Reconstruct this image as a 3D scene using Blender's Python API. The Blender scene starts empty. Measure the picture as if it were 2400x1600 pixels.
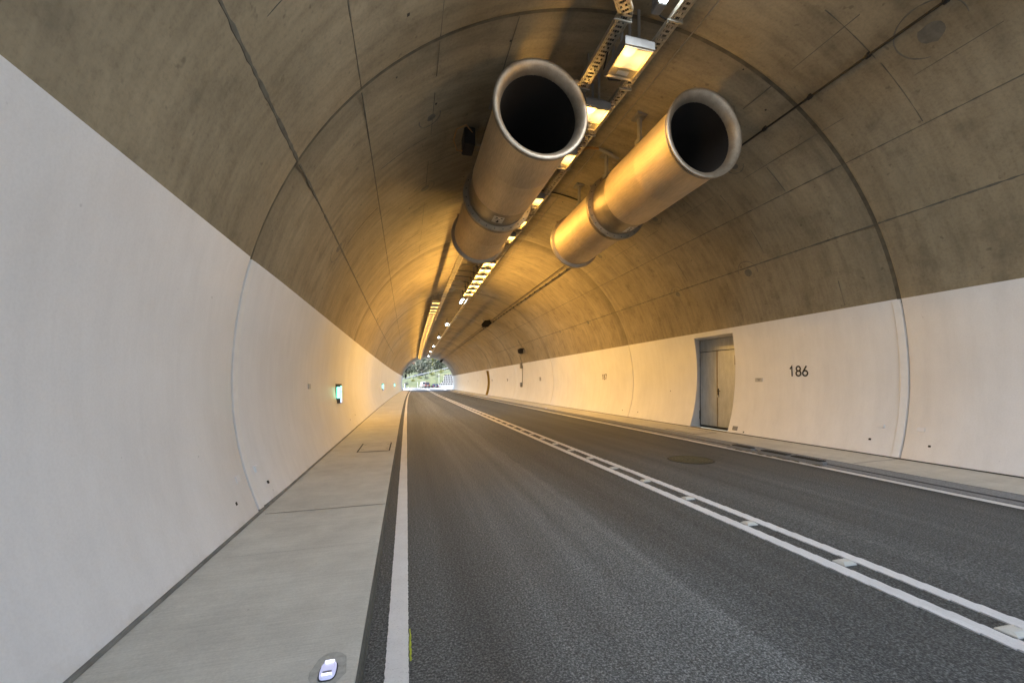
import bpy, math, random
from mathutils import Vector, Matrix
random.seed(7)
scene = bpy.context.scene
C = scene.collection
PI = math.pi
# ------------------------------------------------------------------ camera
F, YAW, ROLL, SHY = 943.855, 0.2562, -0.0078, 95.3
cam_d = bpy.data.cameras.new('camera')
cam_d.sensor_width = 36.0
cam_d.lens = F / 2400 * 36
cam_d.shift_y = SHY / 2400
cam_d.clip_start = 0.05
cam_d.clip_end = 4000
cam = bpy.data.objects.new('camera', cam_d)
C.objects.link(cam)
_f = Vector((math.sin(YAW), math.cos(YAW), 0)); _r = Vector((math.cos(YAW), -math.sin(YAW), 0)); _u = Vector((0, 0, 1))
_r2 = _r * math.cos(ROLL) + _u * math.sin(ROLL); _u2 = _u * math.cos(ROLL) - _r * math.sin(ROLL)
_m = Matrix((_r2, _u2, -_f)).transposed().to_4x4()
_m.translation = Vector((-3.348, 0, 1.5))
cam.matrix_world = _m
scene.camera = cam
# ------------------------------------------------------------------ world, sun, exposure
SUN_EL, SUN_AZ = math.radians(52), math.radians(262)     # azimuth clockwise from +Y
world = bpy.data.worlds.new('World'); scene.world = world; world.use_nodes = True
wn = world.node_tree.nodes; wl = world.node_tree.links
sky = wn.new('ShaderNodeTexSky'); sky.sky_type = 'NISHITA'; sky.sun_disc = False
sky.sun_elevation = SUN_EL; sky.sun_rotation = SUN_AZ; sky.air_density = 1.0; sky.dust_density = 3.0; sky.ozone_density = 1.0
wl.new(sky.outputs[0], wn['Background'].inputs['Color'])
wn['Background'].inputs['Strength'].default_value = 0.15
sun_d = bpy.data.lights.new('sun', 'SUN'); sun_d.energy = 3.2; sun_d.angle = math.radians(3); sun_d.color = (1, .95, .88)
sun = bpy.data.objects.new('sun', sun_d); C.objects.link(sun)
_sd = Vector((math.sin(SUN_AZ) * math.cos(SUN_EL), math.cos(SUN_AZ) * math.cos(SUN_EL), math.sin(SUN_EL)))
sun.rotation_euler = _sd.to_track_quat('Z', 'Y').to_euler()
vs = scene.view_settings
vs.view_transform = 'Standard'; vs.look = 'None'; vs.gamma = 1; vs.use_curve_mapping = False
vs.exposure = 2.1
SODIUM = 0.36          # radiance of the sodium lenses as seen; the lamp inside carries the power
SODIUM_W = 15.0        # downward beam
SODIUM_P = 36.0         # side spots added below each lens to brighten the vault
TUBE_W = 36.0
scene.render.engine = 'CYCLES'
scene.cycles.use_denoising = True
scene.cycles.max_bounces = 10; scene.cycles.diffuse_bounces = 6; scene.cycles.glossy_bounces = 4
scene.cycles.sample_clamp_indirect = 6.0
scene.cycles.caustics_reflective = False; scene.cycles.caustics_refractive = False

# ------------------------------------------------------------------ helpers
def tag(o, label=None, cat=None, group=None, kind=None):
    if label: o['label'] = label
    if cat: o['category'] = cat
    if group: o['group'] = group
    if kind: o['kind'] = kind
    return o
def empty(name, loc=(0, 0, 0), rz=0):
    o = bpy.data.objects.new(name, None); C.objects.link(o); o.location = loc; o.rotation_euler = (0, 0, rz)
    o.empty_display_size = .1
    return o
def B(y):                      # the tunnel and road bend gently
    if y < 13: return 0.0
    if y < 84: return .00019 * (y - 13) ** 2
    d = y - 84
    return .958 + .027 * d - .0022 * d * d if d < 60 else .958 + 1.62 - 7.92 - .237 * (d - 60)
def BR(y):
    return -math.atan((B(y + .05) - B(y - .05)) / .1)
def half(z):
    if z > 1.48: return math.sqrt(max(5.12 ** 2 - (z - 1.48) ** 2, 0))
    return 5.12 - .26 * ((1.48 - z) / 1.38) ** 2
XO = -.05
def wall_x(side, z, y, inset=0.0): return side * (half(z) - inset) + XO + B(y)

class MB:
    def __init__(s): s.v = []; s.f = []; s.mi = []; s.m = 0
    def face(s, *i): s.f.append(tuple(i)); s.mi.append(s.m)
    def add(s, vs, fs):
        n = len(s.v); s.v += [tuple(v) for v in vs]
        for f in fs: s.f.append(tuple(n + i for i in f)); s.mi.append(s.m)
    def box(s, x0, x1, y0, y1, z0, z1):
        s.add([(x0, y0, z0), (x1, y0, z0), (x1, y1, z0), (x0, y1, z0), (x0, y0, z1), (x1, y0, z1), (x1, y1, z1), (x0, y1, z1)],
              [(3, 2, 1, 0), (4, 5, 6, 7), (0, 1, 5, 4), (1, 2, 6, 5), (2, 3, 7, 6), (3, 0, 4, 7)])
    def bbox(s, x0, x1, y0, y1, z0, z1, b=.01):       # box with its upper and vertical edges bevelled
        def ring(x0, x1, y0, y1, z, b): return [(x0 + b, y0, z), (x1 - b, y0, z), (x1, y0 + b, z), (x1, y1 - b, z), (x1 - b, y1, z), (x0 + b, y1, z), (x0, y1 - b, z), (x0, y0 + b, z)]
        r = [ring(x0 + b, x1 - b, y0 + b, y1 - b, z0, b), ring(x0, x1, y0, y1, z0 + b, b), ring(x0, x1, y0, y1, z1 - b, b), ring(x0 + b, x1 - b, y0 + b, y1 - b, z1, b)]
        s.loft(r, True, True)
    def loft(s, rings, cap0=False, cap1=False, closed=True):
        n = len(s.v); k = len(rings[0])
        for r in rings: s.v += [tuple(p) for p in r]
        for a in range(len(rings) - 1):
            for i in range(k if closed else k - 1):
                j = (i + 1) % k
                s.face(n + a * k + i, n + a * k + j, n + (a + 1) * k + j, n + (a + 1) * k + i)
        if cap0: s.face(*[n + i for i in reversed(range(k))])
        if cap1: s.face(*[n + (len(rings) - 1) * k + i for i in range(k)])
    def tube(s, pts, r, k=8, cap=True):
        pts = [Vector(p) for p in pts]; rings = []
        for i, p in enumerate(pts):
            t = (pts[min(i + 1, len(pts) - 1)] - pts[max(i - 1, 0)]).normalized()
            a = t.cross(Vector((0, 0, 1)))
            if a.length < 1e-3: a = Vector((1, 0, 0))
            a.normalize(); b = a.cross(t)
            rr = r[i] if isinstance(r, (list, tuple)) else r
            rings.append([p + (a * math.cos(q * 2 * PI / k) + b * math.sin(q * 2 * PI / k)) * rr for q in range(k)])
        s.loft(rings, cap, cap)
    def lathe_y(s, prof, cx=0, cz=0, k=48, cap0=False, cap1=False):       # prof: (y, r)
        s.loft([[(cx + r * math.sin(q * 2 * PI / k), y, cz + r * math.cos(q * 2 * PI / k)) for q in range(k)] for y, r in prof], cap0, cap1)
    def lathe_z(s, prof, cx=0, cy=0, k=24, cap0=False, cap1=False):
        s.loft([[(cx + r * math.cos(q * 2 * PI / k), cy + r * math.sin(q * 2 * PI / k), z) for q in range(k)] for z, r in prof], cap0, cap1)
    def mesh(s, name, mat, sharp=35):
        me = bpy.data.meshes.new(name); me.from_pydata(s.v, [], s.f)
        for m in (mat if isinstance(mat, (list, tuple)) else [mat]): me.materials.append(m)
        if any(s.mi): me.polygons.foreach_set('material_index', s.mi)
        if sharp:
            me.polygons.foreach_set('use_smooth', [True] * len(s.f)); me.set_sharp_from_angle(angle=math.radians(sharp))
        me.update(); return me
    def build(s, name, mat, parent=None, sharp=35, loc=None):
        o = bpy.data.objects.new(name, s.mesh(name, mat, sharp)); C.objects.link(o)
        if parent: o.parent = parent
        if loc: o.location = loc
        return o
def link(name, me, parent=None, loc=(0, 0, 0), rz=0):
    o = bpy.data.objects.new(name, me); C.objects.link(o); o.parent = parent; o.location = loc; o.rotation_euler = (0, 0, rz); return o
def copy_tree(o, parent=None):
    c = o.copy(); C.objects.link(c); c.parent = parent
    for ch in list(o.children): copy_tree(ch, c)
    return c

# ------------------------------------------------------------------ materials
class NT:
    def __init__(s, name):
        s.m = bpy.data.materials.new(name); s.m.use_nodes = True
        s.t = s.m.node_tree; s.b = s.t.nodes['Principled BSDF']; s.pos = None
    def n(s, t, **kw):
        o = s.t.nodes.new(t)
        for k, v in kw.items(): setattr(o, k, v)
        return o
    def l(s, a, b): s.t.links.new(a, b)
    def coord(s, scale=(1, 1, 1), obj=False):
        if obj: src = s.n('ShaderNodeTexCoord').outputs['Object']
        else: src = s.n('ShaderNodeNewGeometry').outputs['Position']
        mp = s.n('ShaderNodeMapping'); mp.inputs['Scale'].default_value = scale; s.l(src, mp.inputs['Vector']); return mp.outputs[0]
    def noise(s, scale=5, detail=4, rough=.55, sc=(1, 1, 1), obj=False):
        o = s.n('ShaderNodeTexNoise'); o.inputs['Scale'].default_value = scale; o.inputs['Detail'].default_value = detail; o.inputs['Roughness'].default_value = rough
        s.l(s.coord(sc, obj), o.inputs['Vector']); return o.outputs['Fac']
    def ramp(s, fac, stops):
        o = s.n('ShaderNodeValToRGB'); cr = o.color_ramp
        while len(cr.elements) < len(stops): cr.elements.new(.5)
        for e, (p, c) in zip(cr.elements, stops):
            e.position = p; e.color = (c, c, c, 1) if isinstance(c, (int, float)) else (*c, 1)
        s.l(fac, o.inputs[0]); return o.outputs[0]
    def mix(s, fac, a, b, mode='MIX'):
        o = s.n('ShaderNodeMix', data_type='RGBA', blend_type=mode)
        for sock, val in ((o.inputs[0], fac), (o.inputs[6], a), (o.inputs[7], b)):
            if hasattr(val, 'is_linked') or hasattr(val, 'links'): s.l(val, sock)
            elif isinstance(val, (int, float)): sock.default_value = val
            else: sock.default_value = (*val, 1)
        return o.outputs[2]
    def col(s, c):
        if isinstance(c, tuple): s.b.inputs['Base Color'].default_value = (*c, 1)
        else: s.l(c, s.b.inputs['Base Color'])
        return s
    def bump(s, h, strength=.3, dist=.01):
        o = s.n('ShaderNodeBump'); o.inputs['Strength'].default_value = strength; o.inputs['Distance'].default_value = dist
        s.l(h, o.inputs['Height']); s.l(o.outputs[0], s.b.inputs['Normal']); return s
    def set(s, rough=None, metal=None, spec=None):
        if rough is not None:
            if isinstance(rough, (int, float)): s.b.inputs['Roughness'].default_value = rough
            else: s.l(rough, s.b.inputs['Roughness'])
        if metal is not None: s.b.inputs['Metallic'].default_value = metal
        if spec is not None: s.b.inputs['Specular IOR Level'].default_value = spec
        return s
def plain(name, c, rough=.6, metal=0, var=.12, sc=6):
    t = NT(name); n = t.noise(sc, 4, .6)
    a = tuple(min(1, x * (1 - var)) for x in c); b = tuple(min(1, x * (1 + var)) for x in c)
    t.col(t.ramp(n, [(.3, a), (.7, b)])).set(rough, metal); return t.m
def emis(name, c, strength, var=0):
    t = NT(name); t.col((.05, .05, .05)).set(.3)
    t.b.inputs['Emission Color'].default_value = (*c, 1); t.b.inputs['Emission Strength'].default_value = strength
    return t.m

def m_vault():
    t = NT('cast_concrete')
    big = t.noise(.55, 5, .6, (1, .8, 1)); blot = t.noise(2.1, 6, .65, (1, 1, 1)); grain = t.noise(26, 5, .7); streak = t.noise(3.0, 5, .6, (.35, 2.6, .35))
    c = t.ramp(big, [(.3, (.25, .207, .135)), (.7, (.345, .29, .197))])
    c = t.mix(.75, c, t.ramp(blot, [(.30, .62), (.48, .96), (.75, 1.10)]), 'MULTIPLY')
    c = t.mix(.7, c, t.ramp(streak, [(.3, .68), (.6, 1.07)]), 'MULTIPLY')
    sx = t.n('ShaderNodeSeparateXYZ'); t.l(t.n('ShaderNodeNewGeometry').outputs['Position'], sx.inputs[0])
    ph = t.n('ShaderNodeMath', operation='MULTIPLY_ADD'); t.l(sx.outputs[1], ph.inputs[0]); ph.inputs[1].default_value = 1 / 8.78; ph.inputs[2].default_value = 3 - 5.01 / 8.78
    fr = t.n('ShaderNodeMath', operation='FRACT'); t.l(ph.outputs[0], fr.inputs[0])
    ad = t.n('ShaderNodeMath', operation='MULTIPLY_ADD'); t.l(blot, ad.inputs[0]); ad.inputs[1].default_value = -.05; t.l(fr.outputs[0], ad.inputs[2])
    c = t.mix(.8, c, t.ramp(ad.outputs[0], [(0, .72), (.006, .76), (.026, 1.0), (.955, 1.0), (.97, 1.16)]), 'MULTIPLY')
    c = t.mix(.8, c, t.ramp(grain, [(.25, .72), (.5, 1.0), (.78, 1.14)]), 'MULTIPLY')
    spots = t.noise(9, 2, .5); c = t.mix(.6, c, t.ramp(spots, [(.24, .45), (.31, 1.0)]), 'MULTIPLY')
    t.col(c).set(.72); t.bump(t.mix(.5, grain, blot), .25, .012); return t.m
def m_paint():
    t = NT('white_wall_paint')
    a = t.noise(1.1, 4, .6); st = t.noise(5, 5, .68, (1, 1, .10)); g = t.noise(60, 4, .7); low = t.noise(2.2, 5, .7)
    c = t.ramp(a, [(.3, (.735, .735, .74)), (.7, (.80, .80, .805))])
    c = t.mix(.5, c, t.ramp(st, [(.3, .90), (.6, 1.02)]), 'MULTIPLY')
    c = t.mix(.6, c, t.ramp(g, [(.3, .93), (.6, 1.03)]), 'MULTIPLY')
    # grime along the foot of the wall
    sx = t.n('ShaderNodeSeparateXYZ'); t.l(t.n('ShaderNodeNewGeometry').outputs['Position'], sx.inputs[0])
    mr = t.n('ShaderNodeMapRange'); t.l(sx.outputs[2], mr.inputs[0]); mr.inputs[1].default_value = .08; mr.inputs[2].default_value = .55
    ad = t.n('ShaderNodeMath', operation='ADD'); t.l(mr.outputs[0], ad.inputs[0]); t.l(low, ad.inputs[1])
    c = t.mix(.8, c, t.ramp(ad.outputs[0], [(.3, (.76, .74, .69)), (.62, 1.0)]), 'MULTIPLY')
    spots = t.noise(13, 2, .5); c = t.mix(.5, c, t.ramp(spots, [(.2, .5), (.25, 1.0)]), 'MULTIPLY')
    t.col(c).set(.42); t.bump(t.mix(.5, g, st), .12, .006); return t.m
def m_asphalt():
    t = NT('asphalt')
    sx = t.n('ShaderNodeSeparateXYZ'); t.l(t.n('ShaderNodeNewGeometry').outputs['Position'], sx.inputs[0])
    g = t.noise(76, 2, .78); g2 = t.noise(38, 3, .6); big = t.noise(.5, 5, .6, (1, .35, 1)); strip = t.noise(1.9, 3, .55, (1, .016, 1)); strip2 = t.noise(6.5, 3, .6, (1, .03, 1))
    c = t.ramp(g, [(.28, (.024, .0265, .026)), (.5, (.092, .098, .097)), (.72, (.255, .264, .26))])
    c = t.mix(.7, c, t.ramp(g2, [(.35, .6), (.6, 1.15)]), 'MULTIPLY')
    c = t.mix(.8, c, t.ramp(big, [(.3, .74), (.7, 1.2)]), 'MULTIPLY')
    c = t.mix(.85, c, t.ramp(strip, [(.34, .74), (.66, 1.24)]), 'MULTIPLY')
    c = t.mix(.7, c, t.ramp(strip2, [(.3, .82), (.7, 1.15)]), 'MULTIPLY')
    # the paving seam: worn paler left of it
    wob = t.n('ShaderNodeMath', operation='MULTIPLY_ADD'); t.l(t.noise(1.3, 3, .6), wob.inputs[0]); wob.inputs[1].default_value = .14; t.l(sx.outputs[0], wob.inputs[2])
    mr = t.n('ShaderNodeMapRange'); t.l(wob.outputs[0], mr.inputs[0]); mr.inputs[1].default_value = -3.6; mr.inputs[2].default_value = 3.4
    c = t.mix(1, c, t.ramp(mr.outputs[0], [(0, .95), (.11, .98), (.15, 1.12), (.322, 1.36), (.335, .80), (.5, .80), (.62, .98), (.8, 1.05), (1, .9)]), 'MULTIPLY')
    # crumbs and stains
    sp = t.noise(17, 2, .5); c = t.mix(.7, c, t.ramp(sp, [(.17, .3), (.23, 1.0), (.80, 1.0), (.83, 4.0)]), 'MULTIPLY')
    st = t.noise(.9, 4, .6, (1, .6, 1)); c = t.mix(.8, c, t.ramp(st, [(.22, .5), (.33, 1.0)]), 'MULTIPLY')
    t.col(c).set(t.ramp(big, [(.3, .62), (.7, .8)])); t.bump(t.mix(.4, g, g2), .55, .012); return t.m
def m_walk():
    t = NT('broomed_concrete')
    br = t.noise(5, 5, .75, (.5, 26, 1)); big = t.noise(.8, 5, .6); blot = t.noise(3.5, 5, .65); g = t.noise(80, 3, .6)
    c = t.ramp(big, [(.3, (.53, .512, .455)), (.7, (.625, .61, .55))])
    c = t.mix(.8, c, t.ramp(blot, [(.3, .84), (.62, 1.04)]), 'MULTIPLY')
    c = t.mix(.75, c, t.ramp(br, [(.3, .80), (.65, 1.07)]), 'MULTIPLY')
    c = t.mix(.6, c, t.ramp(g, [(.3, .85), (.65, 1.08)]), 'MULTIPLY')
    sp = t.noise(11, 2, .5); c = t.mix(.6, c, t.ramp(sp, [(.2, .45), (.25, 1.0)]), 'MULTIPLY')
    t.col(c).set(.75); t.bump(br, .3, .006); return t.m
def m_kerb(name, a, b):
    t = NT(name); st = t.noise(9, 5, .7, (6, .25, 6)); g = t.noise(50, 3, .6)
    c = t.ramp(st, [(.3, a), (.7, b)]); c = t.mix(.7, c, t.ramp(g, [(.3, .7), (.65, 1.15)]), 'MULTIPLY')
    t.col(c).set(.75); t.bump(g, .3, .008); return t.m
def m_line():
    t = NT('road_paint'); g = t.noise(85, 3, .7); b = t.noise(4, 5, .7); dr = t.noise(1.5, 4, .7, (2, .2, 1))
    c = t.ramp(b, [(.3, (.70, .69, .68)), (.7, (.80, .79, .78))]); c = t.mix(.7, c, t.ramp(g, [(.25, .6), (.42, .98), (.7, 1.04)]), 'MULTIPLY')
    c = t.mix(.6, c, t.ramp(dr, [(.28, .75), (.5, 1.0)]), 'MULTIPLY')
    t.col(c).set(.6); t.bump(g, .35, .006); return t.m
def m_metal(name, c, rough, sc=(1, 1, 1), var=.15):
    t = NT(name); n = t.noise(7, 5, .65, sc, True); n2 = t.noise(60, 2, .5, sc, True); big = t.noise(1.3, 4, .6, (1, 1, 1), True)
    t.col(t.mix(.6, t.ramp(n, [(.3, tuple(x * (1 - var) for x in c)), (.7, tuple(min(1, x * (1 + var)) for x in c))]), t.ramp(big, [(.3, .75), (.6, 1.05)]), 'MULTIPLY'))
    t.set(t.ramp(n2, [(.3, rough * .85), (.7, rough * 1.15)]), 1.0); t.bump(big, .05, .01); return t.m
def m_leaf(name, a, b):
    t = NT(name); n = t.noise(.9, 3, .6)
    t.col(t.ramp(n, [(.35, a), (.65, b)])).set(.7); t.b.inputs['Subsurface Weight'].default_value = 0
    return t.m
def m_grass():
    t = NT('grass'); n = t.noise(.35, 6, .7); n2 = t.noise(2.2, 4, .7)
    c = t.ramp(n, [(.3, (.035, .05, .025)), (.5, (.065, .085, .04)), (.72, (.12, .12, .06))]); c = t.mix(.7, c, t.ramp(n2, [(.3, .55), (.65, 1.2)]), 'MULTIPLY')
    t.col(c).set(.9); return t.m

M = dict(
    vault=m_vault(), paint=m_paint(), asphalt=m_asphalt(), walk=m_walk(),
    kerb=m_kerb('dark_kerb_stone', (.045, .05, .045), (.14, .145, .13)), gutter=m_kerb('gutter_concrete', (.19, .195, .2), (.27, .275, .28)),
    slot=plain('gutter_slot_grime', (.085, .088, .09), .9, 0, .3, 20), line=m_line(),
    seam=plain('concrete_seam_stain', (.12, .112, .09), .8, 0, .3, 9), patch=plain('port_patch_mortar', (.15, .142, .12), .8, 0, .3, 7),
    seal=plain('grey_sealing_strip', (.18, .18, .165), .8, 0, .3), niche=plain('lamplit_niche_yellow', (.66, .47, .13), .5, 0, .06), band=plain('fresh_white_coating', (.78, .775, .765), .4, 0, .04), wjoint=plain('wall_joint', (.24, .235, .22), .8, 0, .2), vjoint=plain('vault_joint', (.10, .088, .062), .8, 0, .3), dark=plain('joint_sealant', (.045, .043, .036), .8, 0, .3), black=plain('black_rubber', (.012, .012, .013), .55, 0, .2),  # niche: yellow lamp light put into the reveal colour
    steel=m_metal('brushed_steel', (.66, .555, .40), .68, (14, .6, 14)), steel2=m_metal('dull_steel', (.36, .31, .235), .5, (1, 1, 1)),
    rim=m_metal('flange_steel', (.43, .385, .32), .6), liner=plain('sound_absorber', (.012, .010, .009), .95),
    galv=plain('galvanised_tray', (.47, .42, .33), .5, .35, .2, 14), housing=plain('lamp_housing_grey', (.22, .21, .20), .5, .3, .12), lampframe=plain('lamp_frame', (.42, .36, .25), .45, .4, .12),
    label=plain('label_plate', (.62, .58, .50), .5), cable=plain('black_cable', (.015, .014, .014), .5),
    thin=plain('grey_conduit', (.25, .23, .19), .6), orange=plain('orange_cable', (.34, .17, .05), .5),
    door=NT('galvanised_door').m, number=plain('black_number_paint', (.02, .02, .02), .6), plate=plain('small_plate', (.50, .495, .48), .5), greyplate=plain('grey_plate', (.22, .22, .23), .6),
    hole=plain('drill_hole', (.02, .02, .012), .9), rust=plain('cast_iron_cover', (.085, .080, .045), .6, 0, .35, 30), iron=plain('cast_iron', (.035, .035, .032), .6, .3, .3),
    moss=plain('moss_dirt', (.10, .09, .035), .95, 0, .5, 25), yellow=plain('yellow_spray', (.42, .46, .05), .8, 0, .3, 40),
    tube=emis('fluorescent_tube', (.80, .93, 1.0), 12), sodium=None, signglow=emis('green_sign_face', (.16, 1.0, .72), 1.3), signblue=emis('blue_sign_face', (.35, .5, 1.0), .9),
    led=emis('marker_led', (.66, .70, 1.0), 1.1), signbody=plain('sign_body', (.10, .105, .10), .5),
    glassy=NT('clear_plastic').m, grass=m_grass(), trunk=plain('bark', (.07, .055, .04), .9),
    leafd=m_leaf('leaves_dark', (.055, .07, .05), (.085, .10, .07)), leafm=m_leaf('leaves_mid', (.075, .09, .058), (.11, .125, .08)), leafy=m_leaf('leaves_yellow', (.11, .125, .02), (.17, .175, .035)), leafg=m_leaf('leaves_grey', (.075, .085, .065), (.11, .115, .09)),
    pale=plain('pale_concrete', (.42, .42, .41), .8), white=plain('white_plaster', (.62, .61, .58), .7), roof=plain('red_roof_tiles', (.30, .10, .06), .8), glass=plain('window_glass', (.03, .035, .045), .15),
    red=plain('red_car_paint', (.10, .05, .05), .3), blue=plain('blue_car_paint', (.02, .025, .06), .25), wpaint=plain('white_car_paint', (.6, .62, .60), .3), tyre=plain('tyre', (.015, .015, .015), .8), tail=plain('tail_lamp', (.5, .03, .02), .3), steelgrey=plain('barrier_steel', (.5, .5, .5), .4, .5),
    apron=plain('pale_paving', (.36, .37, .37), .85, 0, .08, .6), dirt=plain('terrain', (.16, .15, .10), .95, 0, .3, .3), wood=plain('planter_dark', (.02, .02, .02), .9), bluesign=plain('blue_sign_paint', (.04, .09, .30), .5))
def _door():
    t = NT('door_zinc'); n = t.noise(3, 6, .7, (1, 1, .6)); s = t.noise(4, 6, .75, (3, 3, .5)); g = t.noise(40, 3, .6)
    c = t.ramp(n, [(.3, (.46, .475, .475)), (.7, (.57, .585, .585))]); c = t.mix(.7, c, t.ramp(s, [(.3, .74), (.6, 1.05)]), 'MULTIPLY'); c = t.mix(.5, c, t.ramp(g, [(.3, .85), (.6, 1.05)]), 'MULTIPLY')
    t.col(c).set(.5, .25); return t.m
M['door'] = _door()
def _glassy():
    t = NT('marker_housing'); t.col((.55, .56, .66)).set(.15); t.b.inputs['Emission Color'].default_value = (.55, .58, 1, 1); t.b.inputs['Emission Strength'].default_value = .13; return t.m
M['glassy'] = _glassy()
def _sod():
    t = NT('sodium_lens'); n = t.noise(5, 2, .5, (1, 1, 1), True); t.col((.1, .1, .1)).set(.2)
    t.b.inputs['Emission Color'].default_value = (1.0, .60, .24, 1)
    r = t.ramp(n, [(.3, .7), (.7, 1.15)]); mu = t.n('ShaderNodeMath', operation='MULTIPLY'); t.l(r, mu.inputs[0]); mu.inputs[1].default_value = SODIUM
    t.l(mu.outputs[0], t.b.inputs['Emission Strength']); return t.m
M['sodium'] = _sod()

# ------------------------------------------------------------------ ground and road
def frange(a, b, s):
    n = max(1, int(round((b - a) / s))); return [a + (b - a) * i / n for i in range(n + 1)]
def strip(name, mat, xs_z, y0, y1, step=1.0, kind='structure', parent=None):
    """a long sheet that follows the bend: xs_z lists (x, z) across"""
    mb = MB(); mb.loft([[(x + B(y), y, z) for x, z in xs_z] for y in frange(y0, y1, step)], closed=False)
    mb.f = [tuple(reversed(f)) for f in mb.f]
    o = mb.build(name, mat, parent, 30)
    if kind: o['kind'] = kind
    return o
PORTAL0, PORTAL1 = -3.77, 84.03
fc = MB(); fc.add([(-30, -60, -.06), (30, -60, -.06), (30, -3.8, -.06), (-30, -3.8, -.06)], [(0, 1, 2, 3)])  # unseen pale sheet, added to bounce daylight into the tunnel
tag(fc.build('bounce_ground', M['apron'], sharp=0), 'unseen pale ground added behind the camera to bounce daylight', 'paving', kind='structure')
g = MB(); S = 1500
g.add([(-S, -S, -.4), (S, -S, -.4), (S, S, -.4), (-S, S, -.4)], [(0, 1, 2, 3)])
tag(g.build('ground', M['dirt'], sharp=0), 'brown grassy earth far around the tunnel', 'ground', kind='structure')
tag(strip('road', M['asphalt'], [(-3.60, 0), (-1.4, .002), (.09, .004), (1.8, .002), (3.575, 0)], -60, 190, 1.5), 'dark grey two lane asphalt road through the tunnel', 'road', kind='structure')
tag(strip('pavement_left', M['walk'], [(-4.97, .092), (-3.625, .1), (-3.598, .094), (-3.594, .085)], PORTAL0, PORTAL1), 'pale broomed concrete walkway along the left tunnel wall', 'walkway', kind='structure')
tag(strip('kerb_left', M['kerb'], [(-3.594, .085), (-3.590, .062), (-3.583, .058), (-3.580, .03), (-3.573, .026), (-3.570, -.02)], PORTAL0, PORTAL1), 'dark streaky kerb face beside the left walkway', 'kerb', kind='structure')
tag(strip('pavement_right', M['walk'], [(3.768, .106), (3.772, .113), (3.80, .115), (5.0, .135)], PORTAL0, PORTAL1), 'pale concrete walkway along the right tunnel wall', 'walkway', kind='structure')
gut = strip('gutter_right', [M['gutter'], M['slot']], [(3.575, -.02), (3.578, .022), (3.585, .03), (3.632, .042), (3.636, .030), (3.672, .036), (3.676, .052), (3.752, .103), (3.758, .103), (3.759, .06), (3.768, .06), (3.768, .106)], PORTAL0, PORTAL1)
for p in gut.data.polygons:
    xs = [gut.data.vertices[i].co.x - B(gut.data.vertices[i].co.y) for i in p.vertices]; mx = sum(xs) / len(xs)
    if 3.632 < mx < 3.676 or 3.756 < mx < 3.769: p.material_index = 1
tag(gut, 'grey concrete slot gutter between road and right walkway', 'gutter', kind='structure')
tag(strip('seal_left', M['seal'], [(-4.890, .0945), (-4.896, .112), (-4.95, .116)], PORTAL0, PORTAL1), 'dark sealing strip where left walkway meets wall', 'seal', kind='structure')
tag(strip('seal_right', M['dark'], [(4.790, .1345), (4.80, .146), (4.83, .148)], PORTAL0, PORTAL1), 'thin dark joint where right walkway meets wall', 'seal', kind='structure')
# walkway joints, recessed lines of dark sealant
def cross_joint(name, x0, z0, x1, z1, y, w, label):
    mb = MB(); mb.add([(x0 + B(y), y - w, z0), (x1 + B(y), y - w, z1), (x1 + B(y), y + w, z1), (x0 + B(y), y + w, z0)], [(0, 1, 2, 3)])
    tag(mb.build(name, M['dark'], sharp=0), label, 'joint', 'walkway joints', 'structure')
for i, y in enumerate([4.9, 13.7, 22.5, 31.3, 40.1]):
    cross_joint('pavement_joint', -4.84, .0965, -3.60, .1035, y, .006 if i < 2 else .02, 'dark joint line across the left concrete walkway')
    cross_joint('pavement_joint', 3.775, .119, 4.79, .1365, y + .1, .007 if i < 2 else .02, 'dark joint line across the right concrete walkway')
cross_joint('pavement_joint', -4.80, .0965, -3.62, .1035, 3.75, .0012, 'dark joint line across the left concrete walkway')
# markings
def rough_strip(name, x0, x1, y0, y1, z, jit=.0022):
    mb = MB(); ys = []; y = y0
    while y < y1:
        ys.append(y); y += .014 if y < 6 else (.2 if y < 12 else 1.0)
    mb.loft([[(x0 + random.uniform(-jit, jit) + B(y), y, z), (x1 + random.uniform(-jit, jit) + B(y), y, z)] for y in ys], closed=False)
    mb.f = [tuple(reversed(f)) for f in mb.f]
    return mb.build(name, M['line'], sharp=0)
tag(rough_strip('edge_line', -3.468, -3.348, -20, 180, .009), 'solid white edge line beside the left kerb', 'road marking', kind='structure')
tag(rough_strip('edge_line', 3.425, 3.565, -20, 180, .009, .002), 'solid white edge line beside the right gutter', 'road marking', kind='structure')
def plate_me(w):                     # one thermoplastic plate: overlapping scalloped slab
    mb = MB(); n = 8; L = .1405
    top, bot = [], []
    for i in range(n + 1):
        t = i / n; sk = -.095 * t + .028 * math.sin(PI * t)
        x = w * t; top.append((x, sk, .0065)); 
        bot.append((x, sk + L, .0105))
    mb.loft([[(x, y, -.006) for x, y, z in top], top, bot, [(x, y + .001, -.006) for x, y, z in bot]], closed=False)
    mb.f = [tuple(reversed(f)) for f in mb.f]
    for ring in (0, n):
        a = [top[ring], bot[ring]]; k = len(mb.v)
        mb.v += [a[0], a[1], (a[1][0], a[1][1], -.004), (a[0][0], a[0][1], -.004)]; mb.face(k, k + 1, k + 2, k + 3)
    return mb.mesh('marking_plate', M['line'], 25)
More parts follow.
